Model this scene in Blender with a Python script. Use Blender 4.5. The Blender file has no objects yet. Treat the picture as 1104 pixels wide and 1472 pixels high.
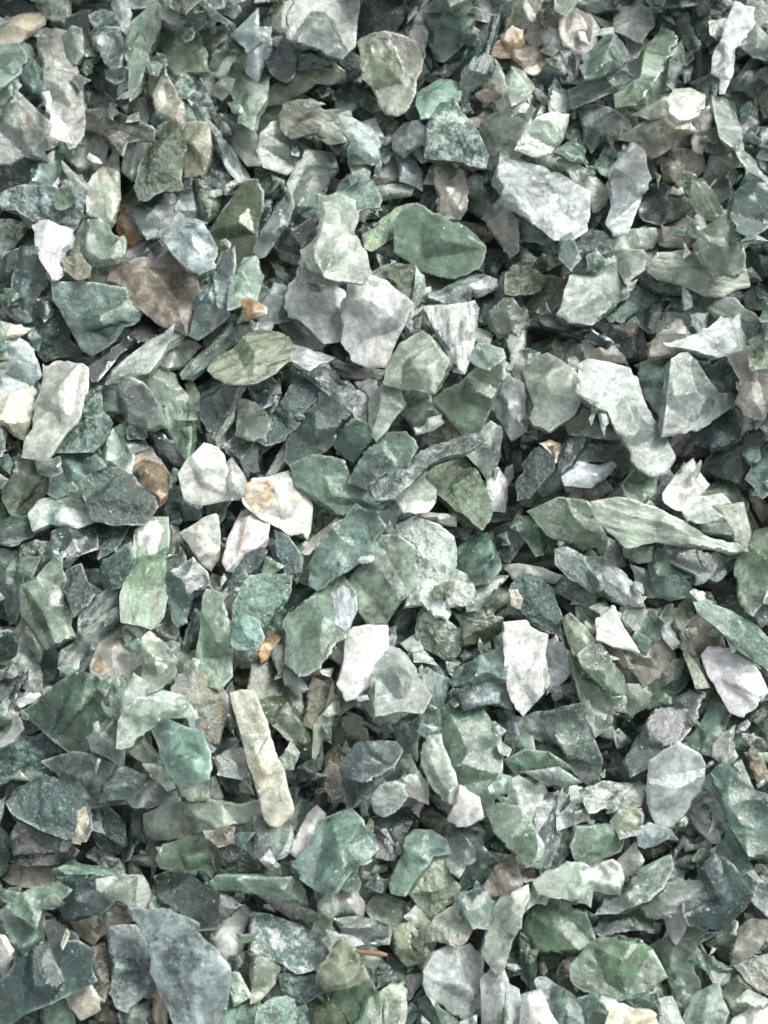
import bpy, math, random
import numpy as np
from mathutils import Vector, Matrix
from mathutils.geometry import delaunay_2d_cdt
from mathutils.bvhtree import BVHTree

# ---------------------------------------------------------------- scene, camera
sc = bpy.context.scene
col = sc.collection
PX_W, PX_H = 1104.0, 1472.0
VFOV = math.radians(38.0)
TILT = math.radians(17.0)
DIST = 0.232
cam_d = bpy.data.cameras.new('camera')
cam = bpy.data.objects.new('camera', cam_d)
col.objects.link(cam)
sc.camera = cam
cam_d.sensor_fit = 'VERTICAL'
cam_d.sensor_height = 36.0
cam_d.sensor_width = 24.0
cam_d.lens = 18.0 / math.tan(VFOV / 2)
cam_d.clip_start = 0.005
cam_d.clip_end = 50.0
cam.location = (0.0, -DIST * math.sin(TILT), DIST * math.cos(TILT) + 0.004)
cam.rotation_euler = (TILT, 0.0, 0.0)
cam_d.dof.use_dof = True
cam_d.dof.focus_distance = 0.222
cam_d.dof.aperture_fstop = 36.0
CAM = np.array(cam.location)
RX = np.array((1.0, 0.0, 0.0))
UP = np.array((0.0, math.cos(TILT), math.sin(TILT)))
FW = np.array((0.0, math.sin(TILT), -math.cos(TILT)))
TV = math.tan(VFOV / 2)

def rays(p):
    """photo pixels (n,2) -> view directions (n,3)"""
    p = np.asarray(p, float)
    u = (p[:, 0] - PX_W / 2) / (PX_H / 2) * TV
    v = (PX_H / 2 - p[:, 1]) / (PX_H / 2) * TV
    return FW[None] + u[:, None] * RX[None] + v[:, None] * UP[None]

def to_plane(p, o, n):
    d = rays(p)
    t = ((o - CAM) @ n) / (d @ n)
    return CAM[None] + d * t[:, None]

def to_px(P):
    q = np.asarray(P) - CAM[None]
    z = q @ FW
    return np.stack([(q @ RX) / z / TV * PX_H / 2 + PX_W / 2, PX_H / 2 - (q @ UP) / z / TV * PX_H / 2], 1)

# ---------------------------------------------------------------- colours of the minerals (sRGB as they look in plain daylight)
PAL = dict(W=(204, 207, 203), P=(187, 192, 186), G=(149, 159, 152), K=(170, 180, 164), E=(76, 112, 94), D=(46, 80, 68),
           T=(54, 88, 88), B=(173, 185, 187), L=(201, 205, 207), O=(98, 109, 79), Y=(172, 175, 149), C=(212, 203, 182),
           N=(138, 126, 106), R=(194, 150, 98), H=(190, 182, 169), M=(144, 172, 158), S=(74, 102, 98), V=(42, 64, 58),
           A=(126, 150, 124), J=(130, 156, 142))
def lin(c):
    c = np.asarray(c, float) / 255.0
    pale = min(1.0, max(0.0, (c.mean() - 0.66) / 0.1))
    c = (c.mean() + (c - c.mean()) * 0.82) * (1 + (1 - pale) * np.array((-0.025, 0.008, 0.006)))
    return np.where(c <= 0.04045, c / 12.92, ((c + 0.055) / 1.055) ** 2.4)

# ---------------------------------------------------------------- numpy noise
def _hash(ix, iy, seed):
    h = (ix.astype(np.int64) * 374761393 + iy.astype(np.int64) * 668265263 + seed * 1442695041) & 0xffffffff
    h = ((h ^ (h >> 13)) * 1274126177) & 0xffffffff
    return ((h ^ (h >> 16)) & 0xffffff) / float(0xffffff)
def vnoise(x, y, seed):
    ix, iy = np.floor(x), np.floor(y)
    fx, fy = x - ix, y - iy
    fx = fx * fx * (3 - 2 * fx); fy = fy * fy * (3 - 2 * fy)
    a = _hash(ix, iy, seed); b = _hash(ix + 1, iy, seed); c = _hash(ix, iy + 1, seed); d = _hash(ix + 1, iy + 1, seed)
    return (a + (b - a) * fx) * (1 - fy) + (c + (d - c) * fx) * fy
def fbm(x, y, seed, octaves=4):
    s, a, t = 0.0, 0.5, 0.0
    for k in range(octaves):
        s = s + a * (vnoise(x, y, seed + 17 * k) - 0.5); t += a
        x, y, a = x * 2.03 + 11.3, y * 2.03 + 5.7, a * 0.5
    return s / t * 2.0

# ---------------------------------------------------------------- chip geometry
def roughen(P, rng, amp, step):
    """outline in mm -> finer outline with broken, slightly wavy edges"""
    out = []
    n = len(P)
    for i in range(n):
        a, b = P[i], P[(i + 1) % n]
        seg = [a, b]
        rough = amp * rng.choice((0.2, 0.3, 0.5, 0.8, 1.2, 1.9))
        while np.linalg.norm(seg[1] - seg[0]) > step:
            new = []
            for k in range(len(seg) - 1):
                p, q = seg[k], seg[k + 1]
                d = q - p
                nrm = np.array((-d[1], d[0]))
                new += [p, (p + q) / 2 + nrm * rng.gauss(0, rough)]
            seg = new + [seg[-1]]
        out += seg[:-1]
    out = np.array(out)
    # knock the corners off a little
    return 0.02 * np.roll(out, 1, 0) + 0.96 * out + 0.02 * np.roll(out, -1, 0)

def seg_dist(Q, P):
    A = P; B = np.roll(P, -1, 0)
    d = B - A
    L2 = (d * d).sum(1) + 1e-12
    t = ((Q[:, None, :] - A[None]) * d[None]).sum(2) / L2[None]
    t = np.clip(t, 0, 1)
    C = A[None] + t[:, :, None] * d[None]
    return np.sqrt(((Q[:, None, :] - C) ** 2).sum(2))

def inside(Q, P):
    A = P; B = np.roll(P, -1, 0)
    r = np.zeros(len(Q), bool)
    for a, b in zip(A, B):
        c = (a[1] > Q[:, 1]) != (b[1] > Q[:, 1])
        with np.errstate(divide='ignore', invalid='ignore'):
            x = (b[0] - a[0]) * (Q[:, 1] - a[1]) / (b[1] - a[1]) + a[0]
        r ^= c & (Q[:, 0] < x)
    return r

def area(P):
    x, y = P[:, 0], P[:, 1]
    return 0.5 * abs(np.dot(x, np.roll(y, -1)) - np.dot(y, np.roll(x, -1)))

def chip_mesh(P, rng, tex, spacing, thick=None, amp=0.055):
    """P: outline in mm on the chip's own plane (centred). Returns verts (mm), faces, local texture coords."""
    seed = rng.randrange(1 << 20)
    size = math.sqrt(area(P))
    T = thick or max(0.5, min(2.3, size * rng.uniform(0.15, 0.3)))
    ring = roughen(P, rng, amp, spacing * 1.7)
    lo, hi = ring.min(0), ring.max(0)
    gx, gy = np.meshgrid(np.arange(lo[0], hi[0], spacing), np.arange(lo[1], hi[1], spacing * 0.87))
    gx = gx + (np.arange(gx.shape[0]) % 2)[:, None] * spacing * 0.5
    G = np.stack([gx.ravel(), gy.ravel()], 1)
    nr = np.random.RandomState(seed)
    G = G + nr.uniform(-0.28, 0.28, G.shape) * spacing
    G = G[inside(G, ring)]
    if len(G):
        G = G[seg_dist(G, ring).min(1) > spacing * 0.45]
    n = len(ring)
    vs = [Vector(p) for p in ring] + [Vector(p) for p in G]
    r = delaunay_2d_cdt(vs, [], [list(range(n))], 1, 1e-5)
    V = np.array([tuple(v) for v in r[0]])
    F = [tuple(f) for f in r[2]]
    # boundary loop(s)
    cnt = {}
    for f in F:
        for i in range(len(f)):
            a, b = f[i], f[(i + 1) % len(f)]
            cnt[(a, b)] = 1
    bnd = [(a, b) for (a, b) in cnt if (b, a) not in cnt]
    # height of the top face: facets falling to each edge, capped by one to three planes, minus shell-like scoops
    D = seg_dist(V, P)
    Rm = seg_dist(V, ring).min(1)
    slopes = np.array([rng.uniform(0.22, 0.7) if rng.random() < 0.4 else rng.uniform(1.8, 6.0) for _ in P])
    h = (D * slopes[None]).min(1)
    caps = rng.choice((1, 2, 2, 3)) + (2 if size > 7.5 else 1 if size > 5.5 else 0)
    for k in range(caps):
        a = rng.uniform(0, 2 * math.pi)
        g = rng.uniform(0.03, 0.3) if k == 0 else rng.uniform(0.3, 0.85)
        off = T if k == 0 else T * rng.uniform(0.85, 1.25)
        h = np.minimum(h, off + g * (V[:, 0] * math.cos(a) + V[:, 1] * math.sin(a)))
    h = np.maximum(h, 0.12)
    for k in range(rng.choice((0, 1, 1, 2))):
        q = P[rng.randrange(len(P))] * rng.uniform(0.3, 1.0)
        rad = size * rng.uniform(0.22, 0.5)
        dd = ((V - q) ** 2).sum(1) / rad ** 2
        h = np.minimum(h, np.maximum(h - T * rng.uniform(0.18, 0.5) * np.clip(1 - dd, 0, 1), 0.05))
    fade = np.clip(Rm / 0.45, 0, 1)
    x, y = V[:, 0], V[:, 1]
    for k in range(1 if rng.random() < (0.6 if size > 6.5 else 0.3) else 0):
        # flake scar: one thin sheet has split off along a ragged line
        a = rng.uniform(0, 2 * math.pi)
        t = x * math.cos(a) + y * math.sin(a) - size * rng.uniform(0.0, 0.3) + 0.13 * size * fbm(x * 1.6 / size, y * 1.6 / size, seed + 60 + k, 4)
        h = np.maximum(h - T * rng.uniform(0.08, 0.24) * np.clip(t / 0.3 + 0.5, 0, 1), 0.05)
    ax = P - P.mean(0)
    w, ev = np.linalg.eigh(ax.T @ ax)
    u = x * ev[0, 1] + y * ev[1, 1]
    v = x * ev[0, 0] + y * ev[1, 0]
    k_low, k_hi = dict(m=(0.08, 0.04), c=(0.06, 0.015), s=(0.10, 0.06), g=(0.24, 0.26), p=(0.07, 0.02))[tex]
    h = h + fade * (k_low * fbm(x * 0.45, y * 0.45, seed, 3) + k_hi * fbm(x * 1.7, y * 1.7, seed + 99, 3))
    if tex == 's':
        h = h + fade * 0.28 * fbm(u * 0.16, v * 1.35, seed + 5, 3)
    if tex in 'mc':
        # conchoidal ripples round one corner
        q = P[rng.randrange(len(P))] * 1.15
        dd = np.sqrt(((V - q) ** 2).sum(1))
        h = h + fade * 0.05 * np.sin(dd * rng.uniform(3.0, 5.0) + 2 * fbm(x * .6, y * .6, seed + 3, 2)) * np.clip(1 - dd / size, 0, 1)
    h = h - np.where(Rm < 1e-4, 0.0, 0.0)
    top = np.stack([V[:, 0], V[:, 1], np.where(Rm < 1e-3, 0.0, np.maximum(h, 0.02))], 1)
    # sides and underside
    verts = [tuple(p) for p in top]
    faces = list(F)
    bi = sorted({a for a, b in bnd} | {b for a, b in bnd})
    m1, m2 = {}, {}
    tb = T * rng.uniform(0.55, 0.9)
    sk = nr.uniform(-0.12, 0.12, 2) * size
    for i in bi:
        p = V[i]
        m1[i] = len(verts); verts.append((p[0] * 0.97, p[1] * 0.97, -tb * rng.uniform(0.3, 0.45)))
    for i in bi:
        p = V[i]
        m2[i] = len(verts); verts.append((p[0] * 0.78 + sk[0], p[1] * 0.78 + sk[1], -tb * rng.uniform(0.9, 1.05)))
    c = len(verts); verts.append((sk[0], sk[1], -tb))
    for a, b in bnd:
        faces.append((b, a, m1[a], m1[b]))
        faces.append((m1[b], m1[a], m2[a], m2[b]))
        faces.append((m2[b], m2[a], c))
    verts = np.array(verts)
    lu = verts[:, 0] * ev[0, 1] + verts[:, 1] * ev[1, 1]
    lv = verts[:, 0] * ev[0, 0] + verts[:, 1] * ev[1, 0]
    lp = np.stack([lu, lv, verts[:, 2]], 1) + nr.uniform(-400, 400, 3)[None]
    wear_highlight = np.zeros(len(verts))
    dh = np.exp(-Rm / 0.11) * 0.5 * np.clip(0.2 + 1.9 * fbm(x * 0.5, y * 0.5, seed + 41, 3), 0, 1)  # pale rim: powdery wear plus an edge highlight painted into the colour
    wear_highlight[:len(V)] = dh
    return verts, faces, (lp, wear_highlight), T, tb

def build(name, parts, parent=None, loc=None):
    """parts: list of (verts in metres, faces, local coords, colour a, colour b, tex). ONE mesh object."""
    V = np.concatenate([p[0] for p in parts])
    F = []
    o = 0
    mi, names = [], []
    ca, cb = [], []
    for v, f, lp, a, b, t in parts:
        F += [tuple(i + o for i in q) for q in f]
        o += len(v)
        if t not in names: names.append(t)
        mi += [names.index(t)] * len(f)
        ca.append(np.repeat(np.append(a, 1.0)[None], len(v), 0)); cb.append(np.repeat(np.append(b, 1.0)[None], len(v), 0))
    if loc is None: loc = np.zeros(3)
    me = bpy.data.meshes.new(name)
    me.from_pydata((V - loc[None]).tolist(), [], F)
    for nm, arr in (('mineral_light', np.concatenate(ca)), ('mineral_dark', np.concatenate(cb))):
        at = me.attributes.new(nm, 'FLOAT_COLOR', 'POINT')
        at.data.foreach_set('color', arr.astype(np.float32).ravel())
    at = me.attributes.new('grain', 'FLOAT_VECTOR', 'POINT')
    at.data.foreach_set('vector', np.concatenate([p[2][0] for p in parts]).astype(np.float32).ravel())
    at = me.attributes.new('worn_edge_highlight', 'FLOAT', 'POINT')
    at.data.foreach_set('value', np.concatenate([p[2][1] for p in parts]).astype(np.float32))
    for t in names: me.materials.append(MATS[t])
    me.polygons.foreach_set('material_index', np.array(mi, np.int32))
    flat = np.array([names[i] != 'g' for i in mi], bool)
    me.polygons.foreach_set('use_smooth', flat)
    me.set_sharp_from_angle(angle=math.radians(16))
    me.update()
    ob = bpy.data.objects.new(name, me)
    col.objects.link(ob)
    ob.location = Vector(loc)
    if parent is not None:
        ob.parent = parent
        ob.location = Vector(loc) - parent.location
    return ob

# ---------------------------------------------------------------- materials
def make_mat(t):
    m = bpy.data.materials.new({'m': 'mottled_agate', 'c': 'clear_chalcedony', 's': 'banded_agate', 'g': 'crystalline_rock', 'p': 'smooth_agate'}[t])
    m.use_nodes = True
    nt = m.node_tree
    N, L = nt.nodes, nt.links
    N.clear()
    def node(k, **kw):
        n = N.new(k)
        for a, b in kw.items(): setattr(n, a, b)
        return n
    def put(s, v):
        if hasattr(v, 'links') or isinstance(v, bpy.types.NodeSocket): L.new(v, s)
        else: s.default_value = v
    def noise(vec, scale, detail=5.0, rough=0.6, dist=0.0):
        n = node('ShaderNodeTexNoise')
        put(n.inputs['Vector'], vec); n.inputs['Scale'].default_value = scale; n.inputs['Detail'].default_value = detail
        n.inputs['Roughness'].default_value = rough; n.inputs['Distortion'].default_value = dist
        return n.outputs['Fac']
    def rng_(x, a, b, c=0.0, d=1.0):
        n = node('ShaderNodeMapRange', interpolation_type='SMOOTHSTEP')
        put(n.inputs['Value'], x)
        for k, v in zip(('From Min', 'From Max', 'To Min', 'To Max'), (a, b, c, d)): n.inputs[k].default_value = v
        return n.outputs['Result']
    def math_(op, a, b=0.0, c=0.0):
        n = node('ShaderNodeMath', operation=op)
        put(n.inputs[0], a); put(n.inputs[1], b); put(n.inputs[2], c)
        return n.outputs[0]
    def mix(f, a, b, mode='MIX'):
        n = node('ShaderNodeMix', data_type='RGBA', blend_type=mode)
        put(n.inputs[0], f); put(n.inputs[6], a); put(n.inputs[7], b)
        return n.outputs[2]
    def vmul(vec, s):
        n = node('ShaderNodeVectorMath', operation='MULTIPLY')
        L.new(vec, n.inputs[0]); n.inputs[1].default_value = s
        return n.outputs[0]
    A = node('ShaderNodeAttribute', attribute_name='mineral_light').outputs['Color']
    B = node('ShaderNodeAttribute', attribute_name='mineral_dark').outputs['Color']
    P = node('ShaderNodeAttribute', attribute_name='grain').outputs['Vector']
    base = P
    if t == 's':
        base = vmul(P, (0.34, 1.4, 1.1))
    dist = {'m': 0.35, 'c': 0.3, 's': 0.4, 'g': 0.4, 'p': 0.3}[t]
    n1 = noise(base, {'m': 0.30, 'c': 0.2, 's': 0.42, 'g': 0.55, 'p': 0.22}[t], 9.0, 0.72, dist)
    w = {'m': (0.44, 0.66), 'c': (0.47, 0.76), 's': (0.4, 0.68), 'g': (0.45, 0.62), 'p': (0.5, 0.78)}[t]
    c = mix(rng_(n1, *w), A, B)
    # finer cloudiness
    n2 = noise(base, 1.0, 8.0, 0.76, 0.4)
    c = mix(1.0, c, mix(rng_(n2, 0.3, 0.72), (0.6, 0.64, 0.61, 1), (1.32, 1.31, 1.3, 1)), 'MULTIPLY')
    nc = noise(P, 0.17, 3.0, 0.5, 0.8)
    c = mix(1.0, c, mix(rng_(nc, 0.34, 0.66), (0.74, 0.78, 0.76, 1), (1.25, 1.24, 1.24, 1)), 'MULTIPLY')
    # dark mossy threads
    n3 = noise(P, 0.62, 6.0, 0.7, 1.6)
    thread = math_('ABSOLUTE', math_('SUBTRACT', n3, 0.5))
    n4 = noise(P, 0.16, 2.0)
    k = {'m': 0.5, 'c': 0.35, 's': 0.3, 'g': 0.6, 'p': 0.25}[t]
    c = mix(math_('MULTIPLY', math_('MULTIPLY', rng_(thread, 0.0, 0.02, 1.0, 0.0), rng_(n4, 0.5, 0.62)), k), c, (0.05, 0.08, 0.065, 1))
    # white flecks, some painted in as glints, with powder and scratches
    n5 = noise(P, {'g': 2.3}.get(t, 1.5), 5.0, 0.75, 0.3)
    fl = rng_(n5, {'m': 0.635, 'c': 0.66, 's': 0.64, 'g': 0.57, 'p': 0.66}[t], 0.74)
    n6 = noise(vmul(P, (0.5, 3.2, 1.0)), 0.9, 3.0, 0.6, 0.8)
    fl = math_('MAXIMUM', math_('MULTIPLY', fl, 0.6), math_('MULTIPLY', rng_(n6, 0.7, 0.77), 0.45))
    c = mix(fl, c, (0.66, 0.70, 0.66, 1))
    wr = node('ShaderNodeAttribute', attribute_name='worn_edge_highlight').outputs['Fac']
    c = mix(wr, c, (0.62, 0.66, 0.62, 1))  # rim powder and painted edge highlight go into the base colour
    n8b = noise(P, 0.4, 3.0)
    n9 = noise(P, 1.9, 4.0, 0.7, 0.2)
    n10 = noise(P, 0.33, 3.0)
    c = mix(math_('MULTIPLY', math_('MULTIPLY', rng_(n9, 0.575, 0.66), rng_(n10, 0.46, 0.6)), {'m': 0.7, 'c': 0.45, 's': 0.5, 'g': 0.4, 'p': 0.35}[t]), c, mix(0.35, (0.02, 0.032, 0.027, 1), B))
    n11 = noise(P, 2.6, 3.0, 0.6)
    c = mix(math_('MULTIPLY', math_('MULTIPLY', rng_(n11, 0.635, 0.68), rng_(n8b, 0.45, 0.6)), 0.75), c, (0.74, 0.78, 0.75, 1))  # finer crisp white flecks: mineral specks and painted sparkle together
    if t == 'g':
        n7 = noise(P, 3.2, 3.0, 0.6)
        c = mix(math_('MULTIPLY', rng_(n7, 0.56, 0.66), 0.65), c, (0.045, 0.06, 0.05, 1))
    bs = node('ShaderNodeBsdfPrincipled')
    L.new(c, bs.inputs['Base Color'])
    ro = {'m': (0.1, 0.38), 'c': (0.06, 0.26), 's': (0.14, 0.4), 'g': (0.16, 0.55), 'p': (0.14, 0.34)}[t]
    L.new(rng_(noise(P, 0.7, 4.0), 0.35, 0.68, *ro), bs.inputs['Roughness'])
    bs.inputs['IOR'].default_value = 1.54
    bs.inputs['Subsurface Weight'].default_value = {'m': 0.8, 'c': 0.95, 's': 0.65, 'g': 0.15, 'p': 0.7}[t]
    bs.inputs['Subsurface Radius'].default_value = (1.0, 1.0, 0.9)
    bs.inputs['Subsurface Scale'].default_value = {'g': 0.0012}.get(t, 0.0021)
    clear = {'m': 0.62, 'c': 0.82, 's': 0.42, 'g': 0.06, 'p': 0.4}[t]
    bw = node('ShaderNodeRGBToBW'); L.new(A, bw.inputs[0])
    chalk = rng_(bw.outputs[0], 0.3, 0.6, 0.0, 0.8)
    milky = math_('MAXIMUM', math_('MAXIMUM', fl, wr), chalk)
    n8 = noise(P, 0.26, 4.0, 0.6, 0.5)
    tw = math_('MULTIPLY', rng_(n8, 0.36, 0.62, clear * 0.25, clear), math_('SUBTRACT', 1.0, milky))
    L.new(tw, bs.inputs['Transmission Weight'])
    bs.inputs['Coat Weight'].default_value = {'m': 0.45, 'c': 0.6, 's': 0.45, 'g': 0.5, 'p': 0.35}[t]
    bs.inputs['Coat Roughness'].default_value = 0.07
    bs.inputs['Coat IOR'].default_value = 1.55
    # fractured micro relief
    bh = math_('ADD', math_('MULTIPLY', noise(base, 0.9, 5.0, 0.62, 0.5), 1.0), math_('MULTIPLY', noise(P, 3.0, 4.0, 0.7), 0.35))
    bp = node('ShaderNodeBump')
    bp.inputs['Strength'].default_value = {'m': 0.32, 'c': 0.22, 's': 0.42, 'g': 0.8, 'p': 0.22}[t]
    bp.inputs['Distance'].default_value = 0.00055
    L.new(bh, bp.inputs['Height'])
    L.new(bp.outputs['Normal'], bs.inputs['Normal'])
    bp2 = node('ShaderNodeBump')
    bp2.inputs['Strength'].default_value = {'m': 0.75, 'c': 0.55, 's': 0.7, 'g': 1.0, 'p': 0.55}[t]
    bp2.inputs['Distance'].default_value = 0.0004
    L.new(noise(P, 1.3, 6.0, 0.68), bp2.inputs['Height'])
    L.new(bp.outputs['Normal'], bp2.inputs['Normal'])
    L.new(bp2.outputs['Normal'], bs.inputs['Coat Normal'])
    out = node('ShaderNodeOutputMaterial')
    L.new(bs.outputs[0], out.inputs['Surface'])
    return m
MATS = {t: make_mat(t) for t in 'mcsgp'}

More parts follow.
